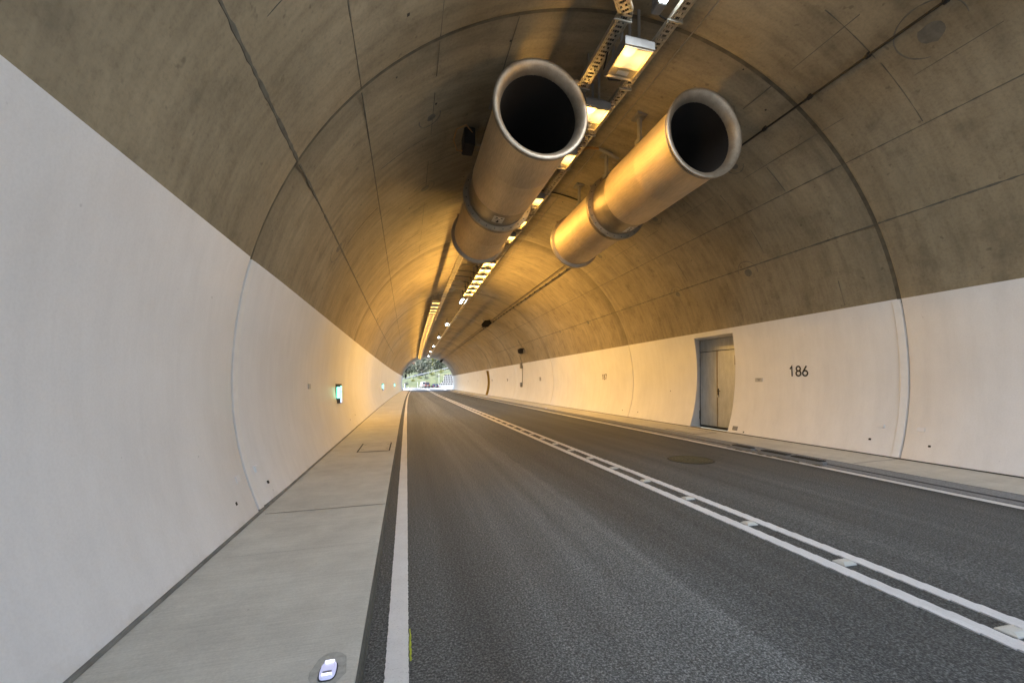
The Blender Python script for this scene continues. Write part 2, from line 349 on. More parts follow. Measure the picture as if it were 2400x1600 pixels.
for x0, x1, lab in ((-.115, .011, 'left white line of the double centre marking, made of ridged plates'), (.181, .297, 'right white line of the double centre marking, made of ridged plates')):
    me = plate_me(x1 - x0)
    mb = MB(); ys = []; y = 7.0
    while y < 40: ys += [(y, .006), (y + .14, .014)]; y += .146
    ys += [(y, .008) for y in frange(40.2, 190, 1)]
    mb.loft([[(x0 + B(y), y, z), (x1 + B(y), y, z)] for y, z in ys], closed=False); mb.f = [tuple(reversed(f)) for f in mb.f]
    o = mb.build('centre_line', M['line'], sharp=0); tag(o, lab, 'road marking', kind='structure')
    y = -.6
    while y < 6.98:
        link('marking_plate', me, o, (x0 + random.uniform(-.003, .003), y, .004 + random.uniform(0, .002)), -.028 + random.uniform(-.012, .012)); y += .146
# ------------------------------------------------------------------ the tunnel lining
tun = empty('road_tunnel', (0, 0, 0)); tag(tun, 'arched concrete road tunnel with white painted lower walls', 'tunnel')
TH0 = math.degrees(math.asin((2.88 - 1.48) / 5.12))
edges = [PORTAL0, 5.01, 13.79, 22.57]
while edges[-1] < 84: edges.append(edges[-1] + 4.39)
edges[-1] = PORTAL1
GAP = .009
def off(y, y0, y1, amp):
    e = 0
    if y - y0 < .22: e = .02 * (1 - (y - y0) / .22)      # chamfered ends of the blocks
    if y1 - y < .001: e = .022
    t = (y - y0) / 1.1
    if t < 1: e += amp * (1 - t)
    return e
GAPV = .009
def vault_pt(th, r, y): return (r * math.cos(th) + XO + B(y), y, 1.48 + r * math.sin(th))
for k in range(len(edges) - 1):
    y0, y1 = edges[k] + GAPV, edges[k + 1] - GAPV
    amp = .02 if k == 1 else .004
    ys = [y0, y0 + .22] + [y for y in frange(y0 + .22, y1 - .06, .55)][1:-1] + [y1 - .06, y1]
    if amp > .01: ys = sorted(set(ys + [y0 + 1.1]))
    mb = MB(); nth = 64; rows = []
    prof = [math.radians(TH0 + (180 - 2 * TH0) * i / nth) for i in range(nth + 1)]
    rows.append([vault_pt(t, 5.22, y0) for t in prof])
    for y in ys: rows.append([vault_pt(t, 5.12 + off(y, y0, y1, amp), y) for t in prof])
    rows.append([vault_pt(t, 5.22, y1) for t in prof])
    mb.loft(rows, closed=False)
    mb.build('vault_block', M['vault'], tun, 25)
    # backing in the joint behind this block
    mb = MB(); zs = frange(-.1, 2.88, .15)
    pr = [(-(half(z) + .034), z) for z in zs] + [(-(5.154) * math.cos(t), 1.48 + 5.154 * math.sin(t)) for t in prof[1:]] + [(half(z) + .045, z) for z in reversed(zs[:-1])]
    mb.loft([[(x + XO + B(y), y, z) for x, z in pr] for y in (edges[k] - .06, edges[k] + .06)], closed=False)
    o = mb.build('joint_seal', [M['vjoint'], M['wjoint']], tun, 30)
    for p in o.data.polygons: p.material_index = 1 if p.center.z < 2.87 else 0
# walls: blocks of 8.78 m
wedges = [PORTAL0] + [5.01 + 8.78 * i for i in range(10)]
wedges[-1] = PORTAL1
DOORS = [(8.84, 10.29, .24), (42.05, 43.35, .24)]
def wall_block(side, k):
    y0, y1 = wedges[k] + GAP, wedges[k + 1] - GAP
    amp = .02 if k == 1 else .004
    hole = [d for d in DOORS if side > 0 and y0 < d[0] < y1]
    ys = [y0, y0 + .22, y0 + 1.1] + [y for y in frange(y0 + 1.1, y1 - .06, .9)][1:-1] + [y1 - .06, y1]
    zs = [-.12, .05, .2, .4, .6, .85, 1.1, 1.35, 1.6, 1.85, 2.1, 2.35, 2.6, 2.75, 2.88, 2.94]
    if hole:
        ys = sorted([y for y in ys if abs(y - hole[0][0]) > .2 and abs(y - hole[0][1]) > .2] + [hole[0][0], hole[0][1]])
    mb = MB(); n = len(zs)
    def P(z, y, o):
        ly = y - .07 * max(0, z - 1.2) if hole and (abs(y - hole[0][0]) < .001 or abs(y - hole[0][1]) < .001) else y
        return (side * (half(z) + o + (.05 if z > 2.9 else 0)) + XO + B(y), ly, z)
    cols = [[P(z, y0, .1) for z in zs]] + [[P(z, y, off(y, y0, y1, amp)) for z in zs] for y in ys] + [[P(z, y1, .1) for z in zs]]
    yy = [y0] + ys + [y1]
    for c in cols: mb.v += c
    for a in range(len(cols) - 1):
        for i in range(n - 1):
            if hole and yy[a] > hole[0][0] - .01 and yy[a + 1] < hole[0][1] + .01 and zs[i + 1] < 2.76: continue
            f = (a * n + i, a * n + i + 1, (a + 1) * n + i + 1, (a + 1) * n + i)
            mb.face(*(f if side > 0 else reversed(f)))
    if hole:                                        # splayed reveals and soffit of the door niche
        h0, h1, sk = hole[0]; X = 5.46; zz = zs[:14]; mb.m = 1 if h0 > 20 else 0  # far niche's reveals carry the yellow lamp light as colour
        for yv, yb in ((h0, h0 + .29 - .05), (h1, h1 + sk + .05)):
            mb.loft([[P(z, yv, 0) for z in zz], [(X + B(yv), yb, z if z < 2.7 else 2.725) for z in zz]], closed=False)
        mb.add([P(2.75, h0, 0), P(2.75, h1, 0), (X + B(h1), h1 + sk + .05, 2.725), (X + B(h0), h0 + .24, 2.725)], [(0, 1, 2, 3)])
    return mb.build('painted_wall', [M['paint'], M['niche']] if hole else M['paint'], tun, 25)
for k in range(len(wedges) - 1):
    for s in (-1, 1):
        wall_block(s, k)
        if 0 < k < 6:
            mb = MB(); y0 = wedges[k] + GAP + .004; zs = frange(.1, 2.875, .12)
            mb.loft([[(s * (half(z) + o_) + XO + B(y), y, z) for z in zs] for y, o_ in ((y0, .034), (y0 + .002, .012), (y0 + .012, .010), (y0 + .11, .0045), (y0 + .122, .012))], closed=False)
            mb.build('joint_band', M['band'], tun, 30)
# door parts (double leaf, transom, hinges, handle)
def door_set(h0, h1):
    X = 5.40; b = B(h0); ya, yb, ym = h0 + .29, h1 + .24, h1 - .46
    fr = MB(); fr.box(X + .02 + b, X + .07 + b, ya - .07, yb + .03, .08, 2.74)
    fr.box(X - .006 + b, X + .021 + b, yb - .012, yb + .03, .12, 2.72); fr.box(X - .006 + b, X + .021 + b, ya - .04, ya + .012, .12, 2.72)
    d = fr.build('door', M['dark'], tun, 0)
    for a, c in ((ya + .014, ym - .005), (ym + .005, yb - .014)):
        lf = MB(); lf.bbox(X - .004 + b, X + .03 + b, a, c, .16, 2.355, .006); lf.build('door_leaf', M['door'], d)
    tr = MB(); tr.bbox(X - .002 + b, X + .03 + b, ya + .014, yb - .014, 2.375, 2.72, .005); tr.build('transom_panel', M['door'], d)
    st = MB(); st.box(X - .012 + b, X - .003 + b, ym - .03, ym + .008, .17, 2.35); st.build('meeting_strip', M['steel2'], d)
    hm = MB(); hm.bbox(X - .014 + b, X + .0 + b, ym - .075, ym - .03, 1.02, 1.27, .004); hm.tube([(X - .02 + b, ym - .055, 1.20), (X - .055 + b, ym - .06, 1.20), (X - .06 + b, ym - .18, 1.195)], .011, 8); hm.build('door_handle', M['iron'], d)
    lk = MB(); lk.bbox(X - .03 + b, X - .012 + b, ym - .072, ym - .032, 1.02, 1.08, .004); lk.build('padlock', M['plate'], d)
    for yy in (yb - .004, ya + .004):
        for z in (.46, 2.06):
            hg = MB(); hg.tube([(X - .018 + b, yy, z - .13), (X - .018 + b, yy, z + .13)], .017, 8); hg.build('hinge', M['dark'], d)
for d in DOORS: door_set(d[0], d[1])
# formwork seams: low ridges cast in the concrete, and the round port patches
def vault_strip(mb, th0, y0, th1, y1, w, h=.004, n=None, jit=0):
    """a narrow raised strip on the vault between two (angle, y) points"""
    L = math.hypot(math.radians(th1 - th0) * 5.12, y1 - y0); n = n or max(2, int(L / .25)); ring = []
    da, dy = math.radians(th1 - th0) * 5.12 / L, (y1 - y0) / L
    for i in range(n + 1):
        t = i / n; th = math.radians(th0 + (th1 - th0) * t); y = y0 + (y1 - y0) * t
        ww = w * (1 + random.uniform(-jit, jit)); r0 = 5.121
        a1, b1 = -dy * ww / 5.12, da * ww
        ring.append([vault_pt(th + a1, r0, y + b1), vault_pt(th + a1 * .6, r0 - h, y + b1 * .6), vault_pt(th - a1 * .6, r0 - h, y - b1 * .6), vault_pt(th - a1, r0, y - b1)])
    mb.loft(ring, closed=False)
for th in (31, 44, 51.5, 64, 136, 149.2, 124, 111):
    for k in range(len(edges) - 1):
        if k > 5: break
        if th in (51.5, 64, 111, 124) and k > 1: continue
        y = edges[k] + .03; e = edges[k + 1] - .03
        th2 = {136: 137.6, 149.2: 150.5}.get(th, th)
        w = {149.2: .017, 31: .013}.get(th, .008) * (1.25 if k == 0 and th == 149.2 else 1)
        if th in (51.5, 64, 124, 111):            # broken lines
            while y < e:
                L = random.uniform(.5, 1.6); mb = MB(); vault_strip(mb, th2, y, th2, min(y + L, e), .006, .003, jit=.4); mb.build('formwork_seam', M['seam'], tun, 20); y += L + random.uniform(.2, .9)
        else: mb = MB(); vault_strip(mb, th2, y, th2, e, w, .006, jit=.55, n=int((e - y) / .07)); mb.build('formwork_seam', M['seam'], tun, 20)
for th0, th1, y in ((44.5, 56, 3.95), (57, 68, 3.96), (44.5, 51, 6.05), (33, 39.8, 7.12), (33, 40, 9.6), (45, 51, 7.2), (45, 51, 8.5), (52, 63, 8.0), (45, 51, 11.2), (138, 149, 8.2), (138, 147, 3.4), (112, 123, 8.0), (125, 136, 7.0), (16.5, 22, 5.9), (125, 136, 11.5), (46, 50, 12.4)):
    mb = MB(); vault_strip(mb, th0, y, th1, y, .006, .003, jit=.5); mb.build('formwork_seam', M['seam'], tun, 20)
for th, y, r in ((30, 7.70, .25), (30.3, 10.2, .22), (56, 3.43, .33), (151.2, 7.9, .26), (124.6, 8.92, .27), (124.6, 6.5, .2), (55.3, 6.5, .18), (55.3, 9.1, .2), (31, 16.2, .25), (31, 19.5, .22), (150, 17, .25), (55, 12.2, .22)):
    mb = MB(); n = 28; th_ = math.radians(th)
    ang = random.uniform(0, 2 * PI); span = random.uniform(1.0, 1.5) * PI
    rg = []
    for i in range(n + 1):
        a = ang + span * i / n; w = .010 * (1 + random.uniform(-.5, .5))
        rg.append([vault_pt(th_ + (r + d) * math.cos(a) / 5.12, 5.121 - hh, y + (r + d) * math.sin(a)) for d, hh in ((-w, 0), (-w * .4, .004), (w * .4, .004), (w, 0))])
    mb.loft(rg, closed=False)
    pr = r * .38; k = len(mb.v)
    rim = [vault_pt(th_ + (-.12 * r + pr * (1 + random.uniform(-.15, .15)) * math.cos(q * PI / 8)) / 5.12, 5.117, y + pr * math.sin(q * PI / 8)) for q in range(16)]
    mb.v += rim; mb.face(*range(k, k + 16))
    mb.build('port_patch', M['patch'], tun, 20)
# small square stubs and anchor marks on the vault crown
mb = MB()
for i in range(46):
    th = math.radians(random.uniform(60, 135)); y = random.uniform(4, 13); r = random.uniform(.008, .02)
    mb.add([vault_pt(th + dx * r / 5.12, 5.116, y + dy * r) for dx, dy in ((-1, -1), (1, -1.2), (1.1, 1), (-.8, 1))], [(0, 1, 2, 3)])
o = mb.build('anchor_marks', M['dark'], tun, 0); o['kind'] = 'stuff'
# ------------------------------------------------------------------ jet fans
def make_fan(name, cx, cz, label, cable_side):
    f = empty(name, (cx, 5.5, cz)); tag(f, label, 'jet fan', 'pair of jet fans under the vault')
    s = MB(); s.lathe_y([(.05, .665), (.10, .66), (1.05, .66), (1.06, .662), (1.075, .662), (1.085, .66), (2.2, .66)], k=72)
    s.build('silencer', M['steel'], f)
    s = MB(); s.lathe_y([(.16, .585), (.09, .60), (.03, .635), (0, .675), (-.006, .705), (.006, .722), (.03, .722), (.045, .700), (.06, .665)], k=72); s.lathe_y([(.062, .7), (.066, .712), (.085, .712), (.09, .66)], k=72)
    s.build('inlet_ring', M['rim'], f, 50)
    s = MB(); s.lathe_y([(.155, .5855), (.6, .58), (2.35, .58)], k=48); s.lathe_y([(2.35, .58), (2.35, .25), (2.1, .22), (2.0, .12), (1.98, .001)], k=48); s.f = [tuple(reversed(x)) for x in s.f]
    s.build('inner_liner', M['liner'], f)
    s = MB()
    for q in range(9):
        a = q * 2 * PI / 9; c, n_ = math.cos(a), math.sin(a)
        s.add([(c * r - n_ * o_, y, n_ * r + c * o_) for r, o_, y in ((.2, -.08, 2.2), (.2, .08, 2.32), (.56, .10, 2.28), (.56, -.10, 2.24))], [(0, 1, 2, 3)])
    s.build('impeller', M['liner'], f)
    s = MB(); s.lathe_y([(2.2, .66), (2.203, .638), (2.83, .638), (2.832, .742), (2.875, .742), (2.877, .70), (2.90, .70), (2.902, .742), (2.945, .742), (2.95, .66)], k=72)
    s.build('fan_casing', M['steel2'], f, 30)
    s = MB()
    for q in range(24):
        a = (q + .5) * 2 * PI / 24
        s.tube([(math.cos(a) * .695, 2.815, math.sin(a) * .695), (math.cos(a) * .695, 2.838, math.sin(a) * .695)], .011, 6)
    o = s.build('flange_bolts', M['dark'], f, 0); o['kind'] = 'stuff'
    s = MB(); s.lathe_y([(2.952, .66), (4.0, .66), (4.01, .662), (4.025, .662), (4.035, .66), (5.16, .66)], k=72); s.build('silencer', M['steel'], f)
    s = MB(); s.lathe_y([(5.16, .66), (5.18, .71), (5.20, .74), (5.26, .74), (5.28, .71), (5.28, .60), (5.1, .585), (3.2, .58), (3.2, .01)], k=72); s.build('outlet_ring', M['rim'], f, 50)
    s = MB(); a0 = math.radians(-8 if cx < 0 else 12); ring = []
    for i in range(7):
        a = a0 + math.radians(20) * (i / 6 - .5); ring.append([(math.sin(a) * .642, 2.36, -math.cos(a) * .642), (math.sin(a) * .642, 2.66, -math.cos(a) * .642)])
    s.loft(ring, closed=False); lp = s.build('label_plate', M['label'], f, 30)
    s = MB()
    def on(a, y, r=.645): return (math.sin(a) * r, y, -math.cos(a) * r)
    for ya, yb, da, db in ((2.40, 2.44, -.10, .12), (2.47, 2.49, -.12, .06), (2.52, 2.60, -.03, .03)):
        s.add([on(a0 + da, ya), on(a0 + db, ya), on(a0 + db, yb), on(a0 + da, yb)], [(0, 1, 2, 3)])
    s.add([on(a0 - .07, 2.585), on(a0 + .07, 2.585), on(a0, 2.64)], [(0, 1, 2)])
    s.build('flow_arrow_print', M['dark'], lp, 0)
    # hangers up to the vault
    for y in (1.25, 2.55, 4.0):
        for sx in (-1, 1):
            ax = sx * .42; top = math.sqrt(5.12 ** 2 - (cx + ax - XO) ** 2) + 1.48 - cz
            s = MB(); s.box(ax - .05, ax + .05, y - .09, y + .09, .48, .56); s.box(ax - .02, ax + .02, y - .05, y + .05, .52, top); s.box(ax - .10, ax + .10, y - .12, y + .12, top - .035, top + .03)
            s.build('hanger', M['housing'], f, 0)
    for y, a in ((.03, 48), (1.9, -52), (3.02, -50), (5.2, -48)):
        a = math.radians(a); s = MB(); R = .75
        s.loft([[(math.sin(a) * (R + .035 * math.cos(q * PI / 5)) + math.cos(a) * .035 * math.sin(q * PI / 5), y - .012 + .024 * e, math.cos(a) * (R + .035 * math.cos(q * PI / 5)) - math.sin(a) * .035 * math.sin(q * PI / 5)) for q in range(10)] for e in (0, 1)], True, True)
        s.build('lifting_eye', M['steel2'], f)
    # isolator box and cable loop on the outer side
    sx = cable_side; s = MB(); zt = .45
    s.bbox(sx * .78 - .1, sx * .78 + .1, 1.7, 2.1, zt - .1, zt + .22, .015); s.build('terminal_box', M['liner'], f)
    s = MB(); s.tube([(sx * .68, 1.75, .55), (sx * .86, 1.6, .62), (sx * 1.02, 1.66, .56), (sx * 1.06, 1.82, .45), (sx * .98, 1.98, .36), (sx * .86, 2.0, .38)], .011, 8); s.build('supply_cable', M['orange'], f)
    return f
make_fan('jet_fan', -1.43, 5.44, 'left steel jet fan with round black mouth beside the lamp row', -1)
make_fan('jet_fan', 1.37, 5.51, 'right steel jet fan with round black mouth, right of both cable trays', 1)
# ------------------------------------------------------------------ cable trays
def tray_pts(x0, y0, x1, y1, z): return Vector((x0 + B(y0), y0, z)), Vector((x1 + B(y1), y1, z))
def tray_section(par, a, b, w, perf):
    d = (b - a); L = d.length; d.normalize(); n = Vector((d.y, -d.x, 0)); up = Vector((0, 0, 1)); mb = MB()
    def slab(t0, t1, u0, u1, z0=0, z1=.003):
        c = [a + d * t + n * u for t, u in ((t0, u0), (t0, u1), (t1, u1), (t1, u0))]; k = len(mb.v)
        mb.v += [tuple(p + up * z0) for p in c] + [tuple(p + up * z1) for p in c]
        for f in ((0, 1, 2, 3), (7, 6, 5, 4), (1, 0, 4, 5), (3, 2, 6, 7), (2, 1, 5, 6), (0, 3, 7, 4)): mb.face(*[k + i for i in f])
    slab(0, L, -w, -w + .004, 0, .06); slab(0, L, w - .004, w, 0, .06)
    if perf:
        slab(0, L, -w, -w + .018); slab(0, L, w - .018, w)
        slab(0, L, -w + .030, -w + .044); slab(0, L, w - .044, w - .030)
        t = 0.0; i = 0
        while t < L - .01:
            slab(t, min(t + .030, L), -w + .01, w - .01); 
            if i % 3 == 1: slab(t, min(t + .066, L), -.016, .016)
            t += .066; i += 1
    else: slab(0, L, -w, w)
    return mb.build('tray_section', M['galv'], par, 0)
def tray_bar(par, x, y, w, z):
    s = MB(); s.box(-w - .035, w + .035, -.012, .012, -.018, -.001); s.box(w + .012, w + .03, -.012, .012, -.002, .55)
    o = s.build('tray_hanger', M['thin'], par, 0, (x + B(y), y, z)); return o
TZ = 6.0
for name, pts, w, label in (
    ('cable_tray', [(-1.42, -3.7), (-1.42, 3.68), (-.705, 4.42), (-.705, 11.2), (-1.42, 12.6), (-1.42, 84)], .088, 'left perforated cable tray, bent sideways before the left fan'),
    ('cable_tray', [(-.062, -3.7), (-.062, 84)], .074, 'right straight perforated cable tray beside the near lamp row')):
    t = empty(name, (0, 0, 0)); tag(t, label, 'cable tray', 'cable trays under the vault')
    for (x0, y0), (x1, y1) in zip(pts, pts[1:]):
        ys = frange(y0, y1, 3.0)
        for a, b in zip(ys, ys[1:]):
            xa = x0 + (x1 - x0) * (a - y0) / (y1 - y0); xb = x0 + (x1 - x0) * (b - y0) / (y1 - y0)
            p, q = tray_pts(xa, a, xb, b, TZ); q -= (q - p).normalized() * .004
            tray_section(t, p, q, w, -1 < (a + b) / 2 < 20)
    y = 3.15
    while y < 46:
        x = pts[0][0]
        for (x0, y0), (x1, y1) in zip(pts, pts[1:]):
            if y0 <= y <= y1: x = x0 + (x1 - x0) * (y - y0) / (y1 - y0)
        if 3.6 < y < 4.4 and name == 'cable_tray' and w > .08: y = 4.5; x = -.705
        tray_bar(t, x, y, w, TZ); y += 1.2
    # cables lying in the tray
    for u in (-.03, .01, .04):
        s = MB(); cp = []
        for (x0, y0), (x1, y1) in zip(pts, pts[1:]):
            cp += [(x0 + (x1 - x0) * k / 6 + u + B(y0 + (y1 - y0) * k / 6), y0 + (y1 - y0) * k / 6, TZ + .02) for k in range(6)]
        cp.append((pts[-1][0] + u + B(pts[-1][1]), pts[-1][1], TZ + .02))
        s.tube(cp, .010, 5); s.build('tray_cable', M['cable'], t)
# ------------------------------------------------------------------ lamps
def make_lamp():
    f = empty('sodium_lamp'); 
    h = MB()      # z = 0 is the lens plane; y grows away from the entrance
    def ring(x0, x1, y0, y1, z): return [(x0, y0, z), (x1, y0, z), (x1, y1, z), (x0, y1, z)]
    h.loft([ring(-.185, .185, -.255, .255, .004), ring(-.215, .215, -.29, .29, .004), ring(-.215, .215, -.29, .29, .105), ring(-.19, .19, -.25, .27, .135), ring(-.15, .15, -.20, .24, .20)], False, True)
    h.build('housing', M['housing'], f, 20)
    s = MB(); s.loft([ring(-.19, .19, -.255, .25, -.012), ring(-.205, .205, -.27, .265, -.012), ring(-.205, .205, -.27, .265, .006)]); s.loft([ring(-.19, .19, -.255, .25, -.012), ring(-.182, .182, -.247, .242, .02)]); s.build('lens_frame', M['lampframe'], f, 20)
    s = MB(); s.add([(-.18, -.245, .008), (-.18, .075, .008), (.18, .075, .008), (.18, -.245, .008)], [(0, 1, 2, 3)]); s.build('lens', M['sodium'], f, 0)
    s = MB(); s.add([(-.18, .08, .004), (-.18, .24, .010), (.18, .24, .010), (.18, .08, .004)], [(0, 1, 2, 3)]); s.box(-.18, .18, .073, .082, -.008, .012); s.build('gear_panel', M['lampframe'], f, 0)
    s = MB(); s.box(-.08, .09, .135, .20, .0, .006); s.build('label_plate', M['label'], f, 0)
    ld = bpy.data.lights.new('lamp_light', 'SPOT'); ld.energy = SODIUM_W; ld.color = (1.0, .55, .125); ld.shadow_soft_size = .14; ld.spot_size = math.radians(178); ld.spot_blend = .8
    lo = bpy.data.objects.new('lamp_light', ld); C.objects.link(lo); lo.parent = f; lo.location = (0, -.08, -.03)
    pd = bpy.data.lights.new('vault_fill', 'SPOT'); pd.energy = SODIUM_P; pd.color = ld.color; pd.shadow_soft_size = .11; pd.spot_size = math.radians(156); pd.spot_blend = .5  # added fill: sideways spots under the flat lens, lifting the dark crown
    for sx in (-1, 1):
        po = bpy.data.objects.new('vault_fill', pd); C.objects.link(po); po.parent = f; po.location = (sx * .05, -.10, -.085); po.rotation_euler = (0, -sx * math.radians(100), 0)
    for x in (-.13, .13):
        s = MB(); s.box(x - .02, x + .02, -.06, -.05, .18, .72); s.box(x - .02, x + .02, .17, .18, .18, .72); s.box(x - .03, x + .03, -.09, .2, .185, .20); s.build('bracket', M['housing'], f, 0)
    return f
lamp = make_lamp()
lp_cable = MB()
ROW1 = [4.88, 6.05, 7.35, 9.22, 10.6, 11.75, 14.52, 15.37, 16.23, 17.07, 17.93, 18.78, 19.62]
ORD = ['first', 'second', 'third', 'fourth', 'fifth', 'sixth', 'seventh', 'eighth', 'ninth', 'tenth', 'eleventh', 'twelfth', 'thirteenth', 'fourteenth', 'fifteenth', 'sixteenth', 'seventeenth', 'eighteenth', 'nineteenth', 'twentieth']
for i, y in enumerate(ROW1):
    o = lamp if i == 0 else copy_tree(lamp)
    o.location = (-.40 + B(y), y, 5.80); o.rotation_euler = (0, 0, BR(y))
    where = ('nearest sodium lamp, large lens and label plate, between the two trays above the left fan' if i == 0 else
             '%s sodium lamp of the near row, counted from the camera, seen beside the left fan' % ORD[i] if i < 6 else
             '%s sodium lamp of the near row, beyond the left fan beside the right tray' % ORD[i] if i < 12 else
             'last sodium lamp of the near row, just before a white tube light')
    tag(o, where, 'lamp', 'sodium lamps of the near row')
    xa, xb = (-1.36 if y > 12.6 else -.66), -.56
    s = MB(); p0 = Vector((xa + B(y) - o.location.x, .06, 6.03 - 5.8)); p1 = Vector((xb + B(y) - o.location.x, .20, .10))
    if y > 12.6: s.tube([p0, p0 + Vector((.08, 0, .0)), Vector(((p0.x * .25 + p1.x * .75), .05, .21)), Vector((p1.x + .02, .12, .16)), Vector((p1.x + .04, .22, .08))], .016, 6)
    else: s.tube([p0, Vector((p0.x * .5 + p1.x * .5, .30, .12)), Vector((p1.x + .05, .34, .02)), Vector((p1.x + .22, .33, .03)), Vector((p1.x + .26, .27, .06))], .012, 6)
    s.build('supply_cable', M['cable'], o)
for q, k in ((0, .2), (1, .4), (2, .45), (3, .45), (4, .5), (5, .7), (6, 1.7), (7, 1.7), (8, 1.6), (9, 1.5), (10, 1.5), (11, 1.5), (12, 1.5)):              # the first lamps burn dimmer
    for ch in [o for o in scene.objects if o.get('category') == 'lamp'][q].children:
        if ch.type == 'LIGHT': ch.data = ch.data.copy(); ch.data.energy *= k
n2 = [22.2, 23.33, 24.4, 25.35, 26.29, 27.15, 28.03, 28.9]
while n2[-1] < 62: n2.append(n2[-1] + .92)
while n2[-1] < 73: n2.append(n2[-1] + .8)
proto2 = None
for i, y in enumerate(n2):
    if proto2 is None:
        proto2 = empty('sodium_lamp')
        for ch in lamp.children:
            if ch.name.split('.')[0] in ('housing', 'lens', 'lens_frame', 'gear_panel', 'bracket', 'lamp_light', 'vault_fill'): copy_tree(ch, proto2)
        own = {}
        for ch in proto2.children:
            if ch.type == 'LIGHT':
                if ch.data.name not in own: own[ch.data.name] = ch.data.copy(); own[ch.data.name].energy *= 6.5 if 'lamp_light' in ch.data.name else 1.9
                ch.data = own[ch.data.name]
        o = proto2
    else: o = copy_tree(proto2)
    o.location = (-1.80 + B(y), y, 5.80); o.rotation_euler = (0, 0, BR(y))
    lab = ('nearest sodium lamp of the far row, left of the left tray' if i == 0 else '%s sodium lamp of the far row, left of the left tray' % ORD[i] if i < 20 else
           'sodium lamp in the far dense stretch of the row left of the left tray')
    tag(o, lab, 'lamp', 'sodium lamps of the far row')
def make_batten():
    f = empty('tube_light')
    s = MB(); s.bbox(-.075, .075, -.62, .62, .03, .11, .012); s.build('housing', M['housing'], f)
    s = MB(); s.bbox(-.06, .06, .50, .66, -.015, .05, .01); s.build('end_cap', M['housing'], f)
    for x in (-.032, .032):
        s = MB(); s.tube([(x, -.58, .012), (x, .50, .012)], .016, 8); s.build('tube', M['tube'], f)
    ld = bpy.data.lights.new('tube_glow', 'AREA'); ld.shape = 'RECTANGLE'; ld.size = .10; ld.size_y = .5; ld.energy = TUBE_W; ld.color = (.84, .92, 1.0)
    lo = bpy.data.objects.new('tube_glow', ld); C.objects.link(lo); lo.parent = f; lo.location = (0, -.34, -.02)
    s = MB(); s.tube([(.05, .67, .03), (.12, .70, .03), (.24, .70, .0)], .010, 6); s.build('supply_cable', M['cable'], f)
    for y in (-.4, .4):
        s = MB(); s.box(-.02, .02, y - .02, y + .02, .10, .5); s.build('bracket', M['housing'], f, 0)
    return f
bat = make_batten()
for i, y in enumerate([3.72, 22.6, 31.9, 41.2, 51.3, 60.6, 70.2]):
    o = bat if i == 0 else copy_tree(bat)
    o.location = (-.33 + B(y), y, 6.05); o.rotation_euler = (0, 0, BR(y))
    tag(o, ['bright white tube light at the top edge of the picture', 'white tube light just beyond the last lamp of the near row'][i] if i < 2 else '%s white tube light counted from the camera, left of the right tray' % ORD[i], 'light', 'white tube lights')
# ------------------------------------------------------------------ cables on the vault
def vault_cable(name, th, y0, y1, r, mat, lift, label, step=1.5, clamp=None):
    t = math.radians(th); R = 5.12 - lift - r
    c = empty(name, (0, 0, 0)); tag(c, label, 'cable')
    s = MB(); s.tube([vault_pt(t + random.uniform(-.0006, .0006), R, y) for y in frange(y0, y1, step)], r, 8); s.build('cable_run', mat, c)
    if clamp:
        me = None; y = clamp[0]
        while y < clamp[1]:
            if me is None:
                s = MB(); s.tube([(0, -.02, 0), (0, .02, 0)], r + .016, 10); s.tube([(r + .01, -.015, .03), (r + .01, .015, .03)], .035, 10); me = s.mesh('cable_clamp', M['cable'])
            link('cable_clamp', me, c, vault_pt(t, R, y), BR(y)); y += clamp[2]
    return c
vault_cable('leaky_cable', 58.3, -3.7, 84, .017, M['cable'], .035, 'thick black cable on clamps along the right of the vault', clamp=(3.17, 34, .80))
vault_cable('leaky_cable', 60.2, 13.5, 84, .012, M['cable'], .02, 'thinner black cable running beside the clamped one beyond the right fan')
vault_cable('conduit', 81.6, -3.7, 84, .011, M['thin'], .004, 'thin grey conduit along the crown, right of the trays')
# conduit from tray to the right fan, dark cross cable behind it
c = empty('fan_conduit', (0, 0, 0)); tag(c, 'orange cable in grey sleeve crossing from right tray to right fan', 'cable')
s = MB(); s.tube([(.02, 7.55, 6.12), (.35, 7.72, 6.38), (.7, 7.8, 6.44)], .025, 8); s.build('orange_cable', M['orange'], c)
s = MB(); s.tube([(.62, 7.79, 6.44), (1.15, 7.88, 6.33)], .036, 10); s.build('sleeve', M['thin'], c); s = MB(); s.tube([(.02, 7.62, 6.1), (.3, 7.85, 6.36)], .03, 8); s.build('sleeve', M['thin'], c)
t_ = [math.radians(a) for a in frange(76, 93, 2)]
s = MB(); s.tube([vault_pt(a, 5.09, 10.1) for a in t_], .018, 8); tag(s.build('cross_cable', M['cable'], None), 'dark cable crossing the crown behind the right fan body', 'cable')
# loudspeakers by the clamped cable
def speaker(y, th, label):
    f = empty('loudspeaker', (0, 0, 0)); tag(f, label, 'loudspeaker', 'ceiling loudspeakers')
    t = math.radians(th); p = Vector(vault_pt(t, 4.72, y)); f.location = p; f.rotation_euler = (0, -math.radians(90 - th) , BR(y))
    s = MB(); k = 6
    s.loft([[(.34 * math.cos(q * PI / 3 + PI / 6) * sc, yy, .22 * math.sin(q * PI / 3 + PI / 6) * sc) for q in range(k)] for yy, sc in ((-.5, 1.15), (-.45, 1.15), (.25, .75))], True, True); s.build('horn', M['liner'], f, 20)
    s = MB(); s.bbox(-.12, .12, .1, .5, -.1, .12, .02); s.build('driver_box', M['housing'], f)
    s = MB(); s.box(-.03, .03, -.1, .1, .1, .42); s.build('bracket', M['housing'], f, 0)
speaker(28.6, 62.5, 'dark horn loudspeaker hanging by the clamped cable in mid tunnel')
speaker(77.5, 60.5, 'small dark loudspeaker above the far tunnel mouth')
